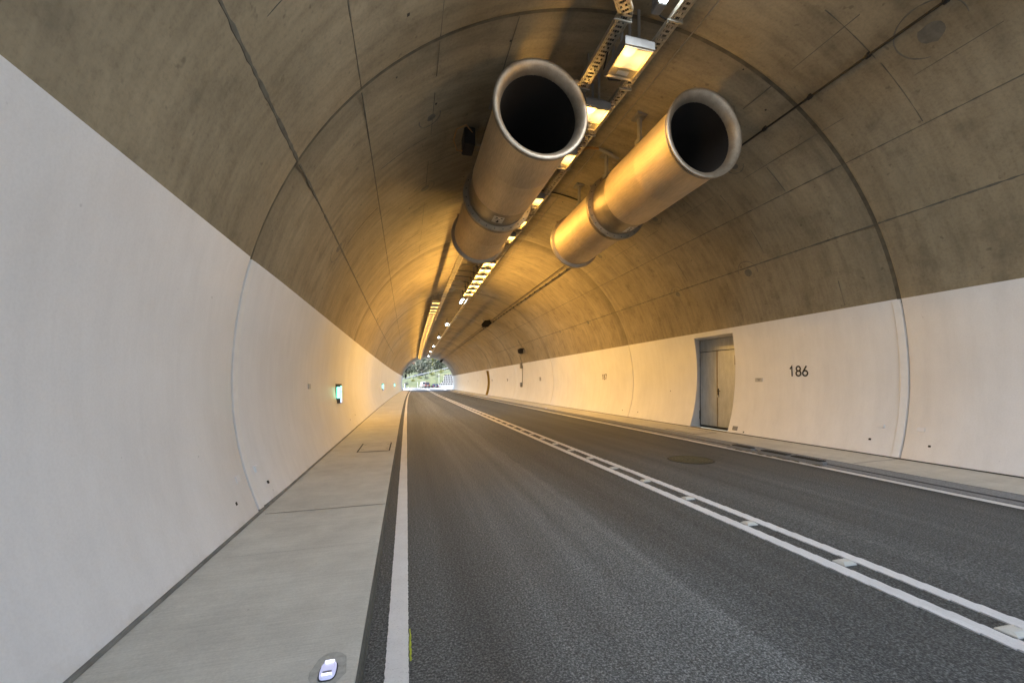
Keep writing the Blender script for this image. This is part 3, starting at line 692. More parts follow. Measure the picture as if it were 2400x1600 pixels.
f = empty('signal_device', (-.42 + B(52), 52, 6.56)); tag(f, 'small dark hanging device on the crown between the far trays', 'sensor')
s = MB(); s.box(-.22, .22, -.03, .03, -.06, .0); s.box(-.03, .03, -.03, .03, -.5, 0); s.build('bracket', M['housing'], f, 0)
s = MB(); s.lathe_z([(-.75, .06), (-.68, .13), (-.5, .13), (-.45, .06)], k=12, cap0=True, cap1=True); s.build('sensor_head', M['liner'], f)
# CCTV with conduit and junction boxes, right wall
f = empty('wall_camera', (0, 0, 0)); tag(f, 'small camera on the right vault with conduit down to two wall boxes', 'camera')
def wp(z, y, d=.02): return (wall_x(1, z, y, d), y, z)
s = MB(); s.tube([wp(z, 28.55 + (2.9 - z) * .42) for z in frange(2.75, 1.45, .2)], .022, 6); s.tube([wp(z, 28.5) for z in frange(3.45, 2.85, .12)], .022, 6); s.tube([wp(3.45, 28.5), wp(3.62, 26.9)], .022, 6); s.tube([wp(3.7, 26.8), wp(4.35, 27.1)], .022, 6); s.build('conduit', M['thin'], f)
for z, y, h in ((2.72, 28.75, .2), (1.3, 29.3, .17)):
    x = wall_x(1, z, y); s = MB(); s.bbox(x - .14, x + .03, y - .15, y + .15, z - h, z + h, .02); s.build('junction_box', M['housing'], f)
x = wall_x(1, 3.75, 26.8); s = MB(); s.lathe_z([(3.45, .02), (3.5, .16), (3.62, .2), (3.75, .2), (3.8, .1)], x - .28, 26.8, 16, True, True); s.box(x - .3, x + .1, 26.75, 26.85, 3.78, 3.84); s.build('camera_dome', M['liner'], f)
# ------------------------------------------------------------------ wall fittings
def exit_sign(y, label):
    z = 1.23; f = empty('exit_sign', (wall_x(-1, z, y), y, z), BR(y)); tag(f, label, 'exit sign', 'lit exit signs on the left wall')
    s = MB(); s.loft([[(-.04, -.2, zz), (.02, -.2, zz), (.10, -.115, zz), (.10, .115, zz), (.02, .2, zz), (-.04, .2, zz)] for zz in (-.26, -.258, .258, .26)], True, True); s.build('body', M['signbody'], f, 20)
    n = Vector((.085, .08, 0)).normalized()
    for s_ in (-1, 1):
        s = MB(); a = Vector((.025, s_ * .195, 0)); b = Vector((.096, s_ * .122, 0)); nn = Vector((.72, s_ * .69, 0)) * .003
        q = [a + nn, b + nn]; s.add([(q[0].x, q[0].y, -.12), (q[1].x, q[1].y, -.12), (q[1].x, q[1].y, .18), (q[0].x, q[0].y, .18)], [(0, 1, 2, 3) if s_ > 0 else (3, 2, 1, 0)]); s.build('lit_face', M['signglow'], f, 0)
    s = MB(); s.add([(.1025, -.105, -.12), (.1025, .105, -.12), (.1025, .105, .2), (.1025, -.105, .2)], [(0, 1, 2, 3)]); s.build('lit_face', M['signglow'], f, 0)
    s = MB(); s.add([(.1025, -.105, -.24), (.1025, .105, -.24), (.1025, .105, -.125), (.1025, -.105, -.125)], [(0, 1, 2, 3)]); s.build('lit_panel', M['signblue'], f, 0)
    # a small running figure and arrow on the front
    s = MB(); X = .104
    s.add([(X, y0, z0) for y0, z0 in ((-.05, .05), (.03, .05), (.03, .03), (.06, .06), (.03, .09), (.03, .07), (-.05, .07))], [(0, 1, 2, 3, 4, 5, 6)])
    s.add([(X, .02 * math.cos(q * PI / 4), .165 + .02 * math.sin(q * PI / 4)) for q in range(8)], [tuple(range(8))])
    s.add([(X, y0, z0) for y0, z0 in ((-.01, .14), (.03, .13), (.02, .105), (-.02, .105))], [(0, 1, 2, 3)]); s.build('pictogram', M['signbody'], f, 0)
exit_sign(11.7, 'glowing green exit sign box on the left wall nearest the camera')
exit_sign(31.3, 'second, smaller looking green exit sign on the left wall')
exit_sign(52.8, 'faint third exit sign far down the left wall')
def small_plate(side, z, y, h, w, mat, name, label, cat, t=.012, group=None):
    f = MB(); x = wall_x(side, z, y); nz = half(z + .05) - half(z - .05)
    x0, x1 = wall_x(side, z - h, y), wall_x(side, z + h, y)
    s = side
    ring0 = [(x0 + s * .02, y - w, z - h), (x0 + s * .02, y + w, z - h), (x1 + s * .02, y + w, z + h), (x1 + s * .02, y - w, z + h)]
    ring1 = [(p[0] - s * (.02 + t * .7), p[1], p[2]) for p in ring0]
    ring2 = [((p[0] - s * t * .3), y + (p[1] - y) * .94, z + (p[2] - z) * .9) for p in ring1]
    f.loft([ring0, ring1, ring2], True, True)
    return tag(f.build(name, mat, None, 20), label, cat, group)
small_plate(1, 1.51, 8.07, .048, .11, M['plate'], 'name_plate', 'small white name plate between the steel door and number 186', 'plate')
pl = MB(); x = wall_x(1, 1.53, 8.07); pl.box(x - .0165, x - .0155, 8.0, 8.13, 1.535, 1.545); pl.box(x - .0165, x - .0155, 8.03, 8.09, 1.495, 1.505)
pl.build('plate_print', M['number'], bpy.data.objects['name_plate'], 0)
small_plate(1, .265, 8.62, .052, .08, M['greyplate'], 'vent_plate', 'grey rectangular plate low on the wall right of the door', 'plate', .01)
for y in (5.38, 4.79): small_plate(1, .655, y, .032, .055, M['paint'], 'cover_plate', 'small white cover plate low on right wall, %s the big joint' % ('left of' if y > 5 else 'right of'), 'plate', .01)
small_plate(-1, 1.45, 8.5, .05, .09, M['plate'], 'socket_box', 'small pale socket box on left wall before the green sign', 'box', .02)
for y in (5.3, 4.75): small_plate(-1, .52, y, .035, .05, M['paint'], 'cover_plate', 'small white cover plate low on left wall, %s the joint' % ('beyond' if y > 5 else 'before'), 'plate', .008)
for side, z, y, lab in ((1, .40, 5.52, 'small dark drill hole in right wall left of the joint'), (1, .40, 4.64, 'small dark drill hole in right wall right of the joint'), (-1, .32, 4.55, 'small dark drill hole in left wall before the joint'), (-1, .31, 5.5, 'small dark drill hole in left wall beyond the joint'), (1, .2, 8.33, 'tiny dark bracket at wall foot right of the grey plate'),
                        (1, .36, 14.3, 'tiny dark hole right wall just beyond the second joint'), (1, .36, 13.2, 'tiny dark hole right wall just before the second joint'), (-1, .4, 13.1, 'tiny dark hole left wall just before the second joint'), (-1, .45, 14.4, 'tiny dark hole left wall just beyond the second joint'), (1, 1.17, 11.5, 'tiny dark mark on wall left of the steel door')):
    small_plate(side, z, y, .016, .018, M['hole'], 'drill_hole', lab, 'hole', .003)
def _arc(cx, cy, rx, ry, a0, a1, n=20): return [(cx + rx * math.cos(math.radians(a0 + (a1 - a0) * i / n)), cy + ry * math.sin(math.radians(a0 + (a1 - a0) * i / n))) for i in range(n + 1)]
DIG = {'1': [[(.10, .70), (.30, .95), (.30, 0)]], '8': [_arc(.29, .715, .20, .215, -90, 270, 28), _arc(.29, .27, .235, .235, 90, 450, 28)],
       '6': [_arc(.29, .27, .235, .24, 0, 360, 28), [(.44, .95), (.30, .74), (.16, .52), (.07, .36), (.055, .27)]], '7': [[(.04, .94), (.52, .94), (.20, 0)]],
       '9': [_arc(.29, .68, .235, .24, 0, 360, 28), [(.525, .68), (.50, .55), (.38, .35), (.14, 0)]], '0': [_arc(.29, .475, .225, .445, 0, 360, 32)],
       '2': [_arc(.28, .70, .215, .225, 165, -25, 14) + [(.30, .33), (.05, .03), (.54, .03)]]}
def wall_number(txt, y, z=1.70, h=.235, lab=None):
    mb = MB(); w = .034; adv = .155; W = adv * len(txt)
    def put(px, pz):
        yy = y + W / 2 - px * h; zz = z - h / 2 + pz * h; return (wall_x(1, zz, yy, .006), yy, zz)
    for i, ch in enumerate(txt):
        for st in DIG[ch]:
            q = [Vector(p) for p in st]; closed = (q[0] - q[-1]).length < 1e-4; L, Rr = [], []
            for j, p in enumerate(q):
                d0 = (p - (q[j - 1] if j else (q[-2] if closed else p))); d1 = ((q[j + 1] if j + 1 < len(q) else (q[1] if closed else p)) - p)
                d0 = d0.normalized() if d0.length else d1.normalized(); d1 = d1.normalized() if d1.length else d0
                n0 = Vector((-d0.y, d0.x)); n1 = Vector((-d1.y, d1.x)); m_ = (n0 + n1).normalized(); k = w / h * .5 * 1.02 / max(.45, m_.dot(n1))
                ox = i * adv / h; L.append(put(p.x + ox + m_.x * k, p.y + m_.y * k)); Rr.append(put(p.x + ox - m_.x * k, p.y - m_.y * k))
            mb.loft([[a_, b_] for a_, b_ in zip(L, Rr)], closed=False)
    o = mb.build('wall_number', M['number'], None, 0)
    tag(o, lab or 'painted number %s on the white right wall, %s' % (txt, ['', 'first beyond the door', 'second beyond the door, before the wall camera', 'third beyond the door, past the wall camera', 'fourth beyond the door, before the yellow niche', 'fifth beyond the door, past the yellow niche', 'sixth beyond the door, tiny in the distance'][int(txt) - 186]), 'number', 'painted wall numbers')
for i, y in enumerate([7.02, 16.08, 24.96, 33.96, 42.0 - 1.2, 49.9, 59.2]):
    wall_number(str(186 + i), y, lab=('large black number 186 on the right wall beside the steel door' if i == 0 else None))
# ------------------------------------------------------------------ floor fittings
def hatch(x0, x1, y0, y1, za, zb, label, bars):
    f = empty('inspection_hatch', ((x0 + x1) / 2, (y0 + y1) / 2, (za + zb) / 2)); tag(f, label, 'hatch')
    cx, cy, cz = f.location
    def z(x): return za + (zb - za) * (x - x0) / (x1 - x0) - cz
    s = MB(); w = .028
    def q(a0, a1, b0, b1, dz=.003): s.add([(a0 - cx, b0 - cy, z(a0) + dz), (a1 - cx, b0 - cy, z(a1) + dz), (a1 - cx, b1 - cy, z(a1) + dz), (a0 - cx, b1 - cy, z(a0) + dz)], [(0, 1, 2, 3)])
    q(x0, x1, y0, y0 + w); q(x0, x1, y1 - w, y1); q(x0, x0 + w, y0 + w, y1 - w); q(x1 - w, x1, y0 + w, y1 - w); s.build('frame_gap', M['dark'], f, 0)
    n = bars; dy = (y1 - y0 - 2 * w) / n
    for i in range(n):
        s = MB(); a = y0 + w + i * dy; e = .005
        q(x0 + w + e, x1 - w - e, a + e, a + dy - e, .005); s.build('cover_slab', M['walk'], f, 0)
    s = MB()
    for yy in (y0 + .3, y1 - .3):
        for xx in (x0 + .06, x1 - .1): q(xx, xx + .05, yy, yy + .03, .007)
    o = s.build('lifting_slot', M['iron'], f, 0)
hatch(-4.345, -3.69, 8.72, 9.92, .0965, .1025, 'rectangular slab hatch in the left walkway', 2)
hatch(3.83, 4.52, 8.85, 10.1, .1195, .1305, 'rectangular slab hatch in the right walkway before the steel door', 2)
f = empty('manhole_cover', (1.86, 6.54, .0)); tag(f, 'round greenish cast iron manhole cover in the right lane', 'manhole cover')
s = MB(); s.lathe_z([(.004, .42), (.011, .40), (.011, .385), (.008, .38)], k=40); s.build('frame_ring', M['iron'], f)
s = MB(); s.lathe_z([(.007, .38), (.009, .372), (.009, .001)], k=40); s.build('cover', M['rust'], f)
s = MB()
for r in (.06, .12, .18, .24, .30, .35):
    n = max(8, int(r * 80))
    for q in range(n):
        a = q * 2 * PI / n; a2 = a + 1.25 * PI / n
        s.add([((r + d) * math.cos(b), (r + d) * math.sin(b), zz) for d, b, zz in ((-.018, a, .0095), (.018, a, .0095), (.018, a2, .0095), (-.018, a2, .0095), (-.012, a + .003, .014), (.012, a + .003, .014), (.012, a2 - .003, .014), (-.012, a2 - .003, .014))], [(4, 5, 6, 7), (0, 1, 5, 4), (1, 2, 6, 5), (2, 3, 7, 6), (3, 0, 4, 7)])
o = s.build('raised_studs', M['rust'], f, 0); o['kind'] = 'stuff'
def grate(y0, y1, label):
    f = empty('drain_grate', (3.665, (y0 + y1) / 2, .07)); tag(f, label, 'drain grate', 'drain grates in the right gutter')
    h = (y1 - y0) / 2; s = MB(); s.box(-.085, .085, -h - .06, h + .06, -.06, .002); s.build('inlet_block', M['gutter'], f, 0)
    s = MB(); s.box(-.075, .095, -h, h, -.02, .006); s.build('pit', M['black'], f, 0)
    s = MB(); n = int((y1 - y0) / .04)
    for i in range(n + 1):
        y = -h + 2 * h * i / n; s.box(-.075, .095, y - .008, y + .008, .0062, .022)
    s.box(-.08, -.07, -h, h, .0061, .023); s.box(.09, .1, -h, h, .0061, .024); s.box(.005, .015, -h, h, .0063, .0225); s.build('grate_bars', M['iron'], f, 0)
    s = MB()
    for i in range(22):
        y = random.uniform(-h - .05, h + .1); x = -.13 + random.uniform(-.03, .03); r = random.uniform(.015, .045)
        s.add([(x + r * .4 * math.cos(q), y + r * 1.6 * math.sin(q), -.058 + random.uniform(0, .012)) for q in (0, 1, 2.1, 3.1, 4.2, 5.2)], [(0, 1, 2, 3, 4, 5)])
    o = s.build('moss_patch', M['moss'], f, 0); o['kind'] = 'stuff'
grate(6.9, 7.36, 'leftmost of three dark drain grates in the right gutter')
grate(6.08, 6.62, 'middle of three dark drain grates in the right gutter')
grate(5.42, 5.96, 'rightmost of three dark drain grates in the right gutter')
def far_grate(y, lab): grate(y - .25, y + .25, lab)
# road studs between the centre lines
sm = MB()
def sring(x0, x1, y0, y1, z): return [(x0, y0, z), (x1, y0, z), (x1, y1, z), (x0, y1, z)]
sm.loft([sring(-.062, .062, -.052, .052, -.004), sring(-.060, .060, -.050, .050, .004), sring(-.045, .045, -.028, .028, .019), sring(-.04, .04, -.024, .024, .020)], True, True)
stud_me = sm.mesh('road_stud', plain('stud_white', (.62, .61, .56), .4, 0, .06), 20)
sm2 = MB(); sm2.add([(-.048, -.0505, .006), (.048, -.0505, .006), (.040, -.033, .0185), (-.040, -.033, .0185)], [(0, 1, 2, 3)]); refl_me = sm2.mesh('reflector', plain('stud_reflector', (.68, .66, .58), .2, 0, .05), 0)
y = 1.55; i = 0
while y < 38:
    o = link('road_stud', stud_me, None, (.098 + B(y), y, .009), BR(y) - .03)
    link('reflector', refl_me, o)
    tag(o, ['white road stud at the lower right corner, cut by the frame'][0] if i == 0 else ('%s white road stud from the lower right corner, between the centre lines' % ORD[i] if i < 20 else 'white road stud in the far run between the centre lines'), 'road stud', 'road studs between the centre lines')
    y += .944; i += 1
# kerb marker lights
def marker(x, y, z, label):
    f = empty('kerb_marker', (x + B(y), y, z)); tag(f, label, 'marker light', 'kerb marker lights')
    def rr(w, l, zz): return [(w * math.copysign(abs(math.cos(a)) ** .6, math.cos(a)), l * math.copysign(abs(math.sin(a)) ** .6, math.sin(a)), zz) for a in [q * 2 * PI / 20 for q in range(20)]]
    s = MB(); s.loft([rr(.042, .066, .001), rr(.042, .066, .004)], False, True); s.build('base', M['dark'], f)
    s = MB(); s.loft([rr(.037, .060, .003), rr(.036, .058, .014), rr(.030, .050, .019)], False, True); s.build('lens_body', M['glassy'], f)
    for yy, ang in ((-.042, 0), (.052, 0)):
        s = MB(); s.bbox(-.022, .022, yy - .005, yy + .005, .016, .0235, .002); s.build('led', M['led'], f, 0)
    s = MB(); s.box(-.02, .02, -.03, -.018, .019, .0202); s.build('type_plate', M['greyplate'], f, 0)
    if y < 5:
        s = MB(); k = 18; s.add([(.085 * math.cos(q * 2 * PI / k) * random.uniform(.92, 1.08), .13 * math.sin(q * 2 * PI / k) * random.uniform(.92, 1.08) + .02, .0004) for q in range(k)], [tuple(range(k))]); s.build('grout_stain', plain('grout', (.40, .395, .355), .85, 0, .18, 30), f, 0)
marker(-3.727, 2.12, .1015, 'oval clear marker light on the left walkway at the bottom edge')
for i, y in enumerate((20.0, 36.8, 53.0, 68.0)):
    marker(3.72, y, .107, ['nearest glowing marker light on the right gutter kerb', 'second glowing marker light on the right gutter kerb', 'third glowing marker light on the right gutter kerb', 'farthest glowing marker light on the right kerb'][i])
s = MB(); ys = frange(2.235, 2.53, .02)
s.loft([[(-3.343 + random.uniform(-.003, .003), y, .0075), (-3.332 + random.uniform(-.004, .004), y, .0075)] for y in ys], closed=False); s.f = [tuple(reversed(q)) for q in s.f]
tag(s.build('spray_mark', M['yellow'], None, 0), 'short yellow spray mark on asphalt beside the left edge line', 'mark')

# ------------------------------------------------------------------ beyond the far mouth
ap = MB(); ap.add([(-14, 84.0, -.05), (60, 84.0, -.05), (60, 140, -.05), (-30, 140, -.05)], [(0, 1, 2, 3)])
tag(ap.build('apron', M['apron'], sharp=0), 'pale paved yard outside the far tunnel mouth', 'paving', kind='structure')
bank = MB(); rows = []
def top_z(x): return 3.35 + .29 * x + .004 * x * x if x > -12 else 0
rnd = random.Random(3)
for x in frange(-40, 50, 1.5):
    xx = max(-10, min(x, 26)); tz = 3.45 + .245 * xx
    fz = .2 + .16 * xx if xx > 0 else .05
    rows.append([(x + 0, 136, fz - .5), (x, 137, max(-.1, fz)), (x, 140.5, max(.1, tz * .5 + fz * .3) + rnd.uniform(-.2, .2)), (x, 145, max(.2, tz * .78) + rnd.uniform(-.25, .25)), (x, 150, max(.3, tz) + rnd.uniform(-.05, .05)), (x, 152, max(.3, tz + .05)), (x, 157, max(.3, tz + .05))])
bank.loft(rows, closed=False)
tag(bank.build('embankment', M['grass'], sharp=60), 'grassy slope rising right behind the parked cars', 'slope', kind='structure')
hill = MB(); rows = []
for x in frange(-140, 200, 8):
    r = []
    for y in (156, 170, 185, 205, 230, 260, 300, 350, 420):
        t = (y - 156) / 264; h = 3 + .12 * max(-12, min(x, 60)) + 15 * (1 - (1 - min(1, t * 1.6)) ** 1.6) * (1 / (1 + math.exp(-(x + 4) / 9))) + rnd.uniform(-.3, .3)
        r.append((x, y, max(.5, h) if y > 156 else max(.3, 3.5 + .245 * max(-10, min(x, 26)))))
    rows.append(r)
hill.loft(rows, closed=False)
tag(hill.build('hill', M['grass'], sharp=60), 'green wooded hillside beyond the tunnel mouth', 'hill', kind='structure')
def hz(x, y):
    t = (y - 156) / 264; return max(.5, 3 + .12 * max(-12, min(x, 60)) + 15 * (1 - (1 - min(1, t * 1.6)) ** 1.6) * (1 / (1 + math.exp(-(x + 4) / 9))))
def tree(x, y, z, h, w, mat, label, name='deciduous_tree', n=230, bare=False):
    f = empty(name, (x, y, z)); tag(f, label, 'tree', 'trees on the hillside')
    s = MB(); s.tube([(0, 0, -.5), (rnd.uniform(-.2, .2), 0, h * .3), (rnd.uniform(-.3, .3), 0, h * .75)], [.03 * h, .022 * h, .008 * h], 6)
    for q in range(5):
        a = rnd.uniform(0, 2 * PI); z0 = h * rnd.uniform(.3, .6); L = w * rnd.uniform(.5, .9)
        s.tube([(0, 0, z0), (math.cos(a) * L * .5, math.sin(a) * L * .5, z0 + h * .15), (math.cos(a) * L, math.sin(a) * L, z0 + h * .28)], [.012 * h, .008 * h, .003 * h], 5)
    s.build('trunk', M['trunk'], f, 0)
    s = MB(); cl = [(rnd.uniform(-.6, .6) * w, rnd.uniform(-.6, .6) * w, h * rnd.uniform(.38, .92), rnd.uniform(.28, .5) * w) for _ in range(9)]
    for q in range(n if not bare else n // 2):
        c = rnd.choice(cl); d = Vector((rnd.gauss(0, 1), rnd.gauss(0, 1), rnd.gauss(0, 1))).normalized() * c[3] * rnd.uniform(.6, 1.05)
        p = Vector(c[:3]) + d; sz = rnd.uniform(.18, .42) * (.6 if bare else 1)
        a = Vector((rnd.gauss(0, 1), rnd.gauss(0, 1), rnd.gauss(0, 1))).normalized(); b = a.cross(Vector((rnd.gauss(0, 1), rnd.gauss(0, 1), rnd.gauss(0, 1)))).normalized()
        s.add([p + a * sz, p + b * sz * .7, p - a * sz, p - b * sz * .7], [(0, 1, 2, 3)])
    s.build('crown', mat, f, 0)
TREES = [(-2.2, 165, 6, 2.6, 'leafm', 'mid green bushy tree left of the far opening'), (1.5, 168, 6, 2.8, 'leafg', 'grey green tree above the upper road, left of centre'), (4.8, 170, 6.5, 2.6, 'leafm', 'mid green tree above the white building'),
         (8.4, 172, 7, 1.9, 'leafy', 'bright yellow green tree in the middle of the opening'), (11.5, 176, 8, 2.6, 'leafg', 'grey green tree right of the yellow one'), (15.0, 178, 6.5, 2.4, 'leafy', 'yellow green tree at the right edge of the opening'),
         (-4.5, 172, 7, 3, 'leafd', 'dark tree at the far left of the opening'), (3.0, 190, 7, 3.2, 'leafd', 'dark tree in the second row, left of centre'), (7.0, 194, 7.5, 3, 'leafm', 'mid green tree in the second row, centre'), (12.5, 200, 8, 3.4, 'leafg', 'broad grey tree in the second row, right'), (17.5, 200, 7, 3, 'leafm', 'mid green tree in the second row, far right'),
         (-1.0, 205, 7, 3, 'leafm', 'mid green tree in the second row, far left'), (5.0, 232, 8, 4, 'leafd', 'dark tall tree on the ridge by the bright sky'), (9.5, 236, 8.5, 3.8, 'leafg', 'pale grey tree on the ridge, centre'), (14.5, 240, 7.5, 3.4, 'leafd', 'dark tree on the ridge, right of centre'), (13.0, 222, 6, 2.2, 'leafy', 'small yellow green tree near the top of the hill'), (19.5, 236, 8, 4, 'leafg', 'grey tree on the ridge, far right'),
         (9.0, 300, 9, 3.5, 'leafg', 'bare wispy tree against the sky, left'), (12.5, 305, 9, 3.5, 'leafg', 'bare wispy tree against the sky, centre'), (16.0, 302, 9, 3.5, 'leafg', 'bare wispy tree against the sky, right'), (22.0, 260, 8, 4, 'leafd', 'dark tree beyond the right edge of the ridge'), (2.0, 214, 4.5, 2.4, 'leafm', 'low green tree below the red roofed house')]
for k in range(34):
    y = rnd.choice((162, 175, 184, 196, 210, 226, 244)) + rnd.uniform(-4, 4); x = rnd.uniform(-5, 4 + (y - 84) * .125)
    m, kind = rnd.choice((('leafd', 'dark green'), ('leafm', 'mid green'), ('leafg', 'grey green')))
    u = (x + 5) / (9 + (y - 84) * .125); TREES.append((x, y, rnd.uniform(5, 7.5), rnd.uniform(2.4, 3.6), m, kind + ' bushy tree in the dense wood, %s, %s' % (['lowest row', 'second row up', 'third row up', 'fourth row up', 'fifth row up', 'sixth row up', 'top row'][(162, 175, 184, 196, 210, 226, 244).index(min((162, 175, 184, 196, 210, 226, 244), key=lambda q: abs(q - y)))], 'towards the left' if u < .33 else 'in the middle' if u < .66 else 'towards the right')))
for x, y, h, w, m, lab in TREES:
    tree(x, y, hz(x, y) - .3, h, w, M[m], lab, bare='bare' in lab)
for i, (x, y, h, w) in enumerate([(-3.6, 140, 1.2, .9), (-1, 143, 1.3, 1.1), (1.2, 146, 1.4, 1.2), (3.4, 144, 1.5, 1.1), (5.6, 147, 1.7, 1.2), (7.4, 143, 1.5, 1.1), (8.8, 148, 1.6, 1.1), (10.2, 141, 1.5, 1.0), (3.0, 139, 1.0, .8)]):
    tz = 3.45 + .245 * x; t = {140: .4, 143: .62, 146: .8, 144: .7, 147: .88, 148: .92, 141: .5, 139: .3}[y]
    f = empty('shrub', (x, y, tz * t - .2)); tag(f, ['leftmost low shrub on the grassy slope', 'low shrub on the slope behind the small round sign', 'shrub high on the slope above the pale van', 'shrub on the slope above the red van', 'shrub near the slope top, above and right of the red van', 'shrub on the slope straight above the blue car', 'shrub near the slope top by the guard rail at right', 'rightmost low shrub beside the crib wall', 'lowest shrub at the slope foot behind the red van'][i], 'shrub', 'shrubs on the slope')
    s = MB()
    for q in range(110):
        p = Vector((rnd.gauss(0, .4) * w, rnd.gauss(0, .4) * w, abs(rnd.gauss(.4, .25)) * h)); sz = rnd.uniform(.08, .2)
        a = Vector((rnd.gauss(0, 1), rnd.gauss(0, 1), rnd.gauss(0, 1))).normalized(); b = a.orthogonal().normalized()
        s.add([p + a * sz, p + b * sz, p - a * sz, p - b * sz], [(0, 1, 2, 3)])
    s.build('foliage', M[rnd.choice(['leafy', 'leafm', 'leafg'])], f, 0)
# house with the red roof, and a white building at the upper road
f = empty('house', (.6, 245, hz(.6, 245) - .3)); tag(f, 'white house with red tiled roof at the upper left of the opening', 'house')
s = MB(); s.box(-2.2, 2.2, -3, 3, 0, 3.2); s.build('wall', M['white'], f, 0)
s = MB(); s.loft([[(-3.4, -3.4, 3.1), (3.4, -3.4, 3.1), (3.4, 3.4, 3.1), (-3.4, 3.4, 3.1)], [(-2, -.1, 5), (2, -.1, 5), (2, .1, 5), (-2, .1, 5)]], True, True); s.build('roof', M['roof'], f, 0)
for x in (-2, 0, 2):
    s = MB(); s.box(x - .5, x + .5, -3.05, -2.98, 1.0, 2.3); s.build('window', M['glass'], f, 0)
f = empty('guard_rail', (0, 151.6, 0)); tag(f, 'pale guard rail along the upper road on top of the slope', 'guard rail')
s = MB(); s.loft([[(x, 0, 3.5 + .245 * x + .55 + dz) for dz in (0, .35)] for x in frange(-9, 26, 1)], closed=False); s.loft([[(x, .08, 3.5 + .245 * x + .55 + dz) for dz in (.35, 0)] for x in frange(-9, 26, 1)], closed=False); s.build('rail', M['steelgrey'], f, 0)
for x in frange(-9, 26, 2):
    s = MB(); s.box(x - .05, x + .05, .09, .19, 3.3 + .245 * x, 3.5 + .245 * x + .85); s.build('post', M['steelgrey'], f, 0)
# crib retaining wall, right
f = empty('retaining_wall', (6.1, 122, -.05)); tag(f, 'pale stepped crib wall with dark planter cells at the right of the opening', 'retaining wall')
for r_, (x0, z0, n) in enumerate(((.0, .75, 6), (.9, 1.45, 5), (1.5, 2.1, 4), (1.6, 2.75, 4), (1.75, 3.4, 3))):
    s = MB(); s.box(x0 - .1, 4.5, r_ * .35, r_ * .35 + 2.2, z0 - .04 if r_ else -.05, z0 + (.16)); s.build('course', M['pale'], f, 0)
    for i in range(n + 3):
        xx = x0 + .05 + i * .5
        s = MB(); s.box(xx, xx + .3, r_ * .35 + .02, r_ * .35 + .5, z0 + .165, z0 + .60); s.build('planter_cell', M['wood'], f, 0)
        s = MB(); s.box(xx + .31, xx + .49, r_ * .35 + .01, r_ * .35 + .6, z0 + .163, z0 + .66); s.build('block', M['pale'], f, 0)
def car(name, x, y, z, rz, paint, L, W_, H, label, van=False, cat='car'):
    f = empty(name, (x, y, z), rz); tag(f, label, cat); w = W_ / 2     # rear towards -y
    if van: prof = [(-L / 2, .35), (-L / 2, H * .62), (-L / 2 + .1, H * .97), (-L / 2 + .3, H), (L * .2, H), (L * .32, H * .62), (L / 2, H * .5), (L / 2, .3)]
    else: prof = [(-L / 2, .4), (-L / 2 + .02, H * .58), (-L / 2 + .55, H * .66), (-L / 2 + 1.1, H * .97), (-L * .02, H), (L * .2, H * .66), (L / 2 - .1, H * .52), (L / 2, .35)]
    s = MB(); s.loft([[(sx * w * (1 if zz < H * .7 else .82), yy, zz) for yy, zz in prof] for sx in (-1, 1)], True, True); s.build('body', paint, f, 0)
    s = MB(); a, b = (prof[1], prof[2]) if van else (prof[2], prof[3])
    s.add([(-w * .72, a[0] + (.0 if van else .06) - .02, a[1] + .06), (w * .72, a[0] + (.0 if van else .06) - .02, a[1] + .06), (w * .66, b[0] - .05, b[1] - .06), (-w * .66, b[0] - .05, b[1] - .06)], [(0, 1, 2, 3)]); s.build('rear_window', M['glass'], f, 0)
    for sx in (-1, 1):
        s = MB(); s.box(sx * w * .8 - .12, sx * w * .8 + .12, -L / 2 - .03, -L / 2 + .05, H * .42, H * .55); s.build('tail_light', M['tail'], f, 0)
        s = MB(); s.add([(sx * w * 1.005, -L * .25, H * .68), (sx * w * 1.005, L * .12, H * .68), (sx * w * .85, L * .03, H * .93), (sx * w * .85, -L * .22, H * .93)], [(0, 1, 2, 3)]); s.build('side_window', M['glass'], f, 0)
        for yy in (-L * .3, L * .3):
            s = MB(); s.loft([[(sx * w * .98 - sx * e, yy + .32 * math.cos(q * PI / 8), .32 + .32 * math.sin(q * PI / 8)) for q in range(16)] for e in (-.02, .2)], True, True); s.build('wheel', M['tyre'], f)
    s = MB(); s.box(-.26, .26, -L / 2 - .02, -L / 2 + .01, H * .38, H * .46); s.build('number_plate', M['label'], f, 0)
    s = MB(); s.box(-w * .95, w * .95, -L / 2 - .06, -L / 2 + .05, .28, .45); s.build('bumper', M['tyre'], f, 0)
car('parked_car', 4.95, 123.5, -.05, .06, M['blue'], 4.2, 1.7, 1.25, 'dark blue car seen from behind, right of the red van')
car('parked_van', 2.75, 125.5, -.05, .0, M['red'], 4.6, 1.3, 1.75, 'red van seen from behind outside the tunnel', True, 'van')
car('parked_van', 1.7, 129, -.05, .1, M['wpaint'], 4.6, 1.35, 1.9, 'pale van partly hidden left of the red van', True, 'van')
car('parked_car', 1.4, 153.5, 3.85, PI / 2, M['blue'], 4.2, 1.7, 1.3, 'dark car on the upper road above the slope')
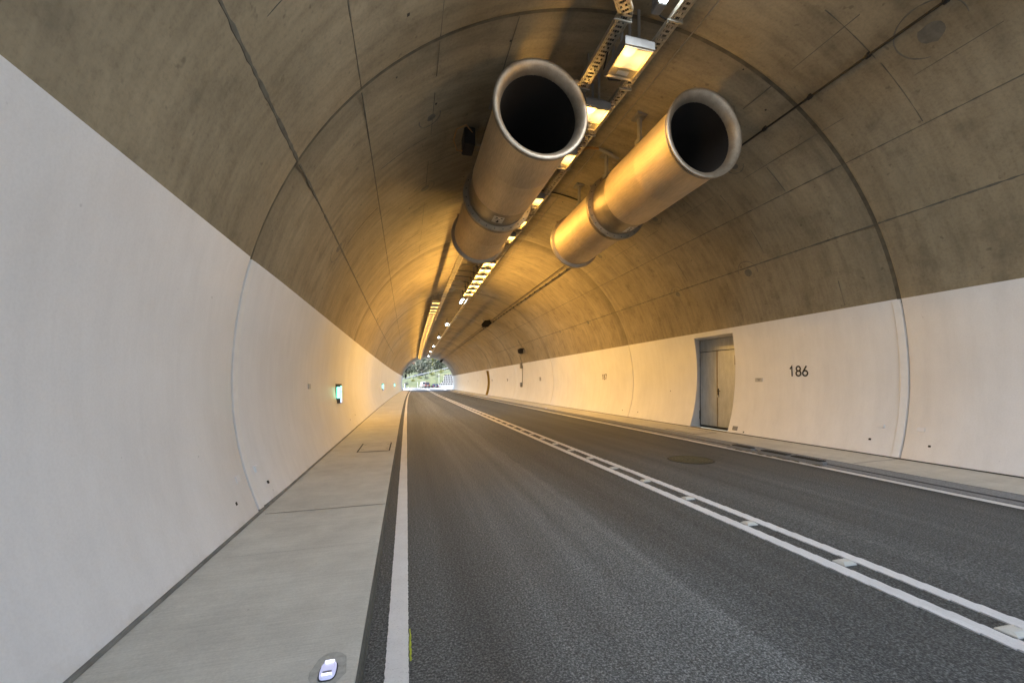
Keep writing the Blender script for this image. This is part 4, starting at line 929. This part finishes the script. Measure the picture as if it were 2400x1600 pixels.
# posts, lamp posts, traffic light
def post(x, y, z, h, r, mat, name, label, cat, band=None):
    f = empty(name, (x, y, z)); tag(f, label, cat); s = MB(); s.tube([(0, 0, 0), (0, 0, h)], r, 8); s.build('pole', mat, f)
    if band: s = MB(); s.box(-r * 1.3, r * 1.3, -r * 1.4, r * 1.2, h * band[0], h * band[1]); s.build('band', band[2], f, 0)
    return f
def lamp_post(x, y, z, h, label):
    f = post(x, y, z, h, .06, M['steelgrey'], 'street_lamp', label, 'lamp post'); s = MB(); s.bbox(-.1, .1, -.5, .1, h, h + .1, .02); s.build('lamp_head', M['wpaint'], f)
lamp_post(5.75, 118, 0, 4.0, 'slim pale lamp post before the crib wall'); lamp_post(6.3, 160, 4.6, 3.0, 'thin lamp post on the upper road')
f = post(-3.82, 104, -.05, 1.35, .1, M['white'], 'delineator_post', 'white and blue post at the left of the tunnel mouth', 'post')
s = MB(); s.box(.03, .17, -.09, .09, .15, 1.15); s.build('blue_panel', M['bluesign'], f, 0)
post(-2.93, 112, -.05, .55, .06, M['white'], 'bollard', 'short white bollard left of the far lane', 'bollard')
post(-.3, 114, -.05, .85, .06, M['white'], 'bollard', 'pair left short white bollard on the bank side', 'bollard', (.55, .8, M['wood']))
post(.1, 114.5, -.05, .85, .06, M['white'], 'bollard', 'pair right short white bollard on the bank side', 'bollard', (.55, .8, M['wood']))
post(-.43, 113, -.05, 1.8, .05, M['steelgrey'], 'road_sign', 'small white round sign on a thin post', 'sign', (.72, .98, M['white']))
post(5.12, 121.5, -.05, 2.0, .09, M['leafm'], 'marker_pole', 'pale green pole standing behind the blue car', 'pole')
post(5.5, 112, -.05, .6, .06, M['wood'], 'bollard', 'small dark bollard right of the blue car', 'bollard')
f = empty('traffic_light', (-3.55, 82.0, 2.8)); tag(f, 'black traffic light at the left of the far tunnel mouth', 'traffic light')
s = MB(); s.bbox(-.18, .18, -.1, .1, -.36, .36, .03); s.build('signal_box', M['black'], f)
s = MB(); s.tube([(-.15, 0, .1), (-.7, 0, .1)], .04, 6); s.build('arm', M['black'], f)
for i, zz in enumerate((.22, 0, -.22)):
    s = MB(); s.lathe_y([(-.104, .001), (-.104, .075), (-.10, .08)], 0, zz, 12); s.build('signal_lens', M['glass'], f)
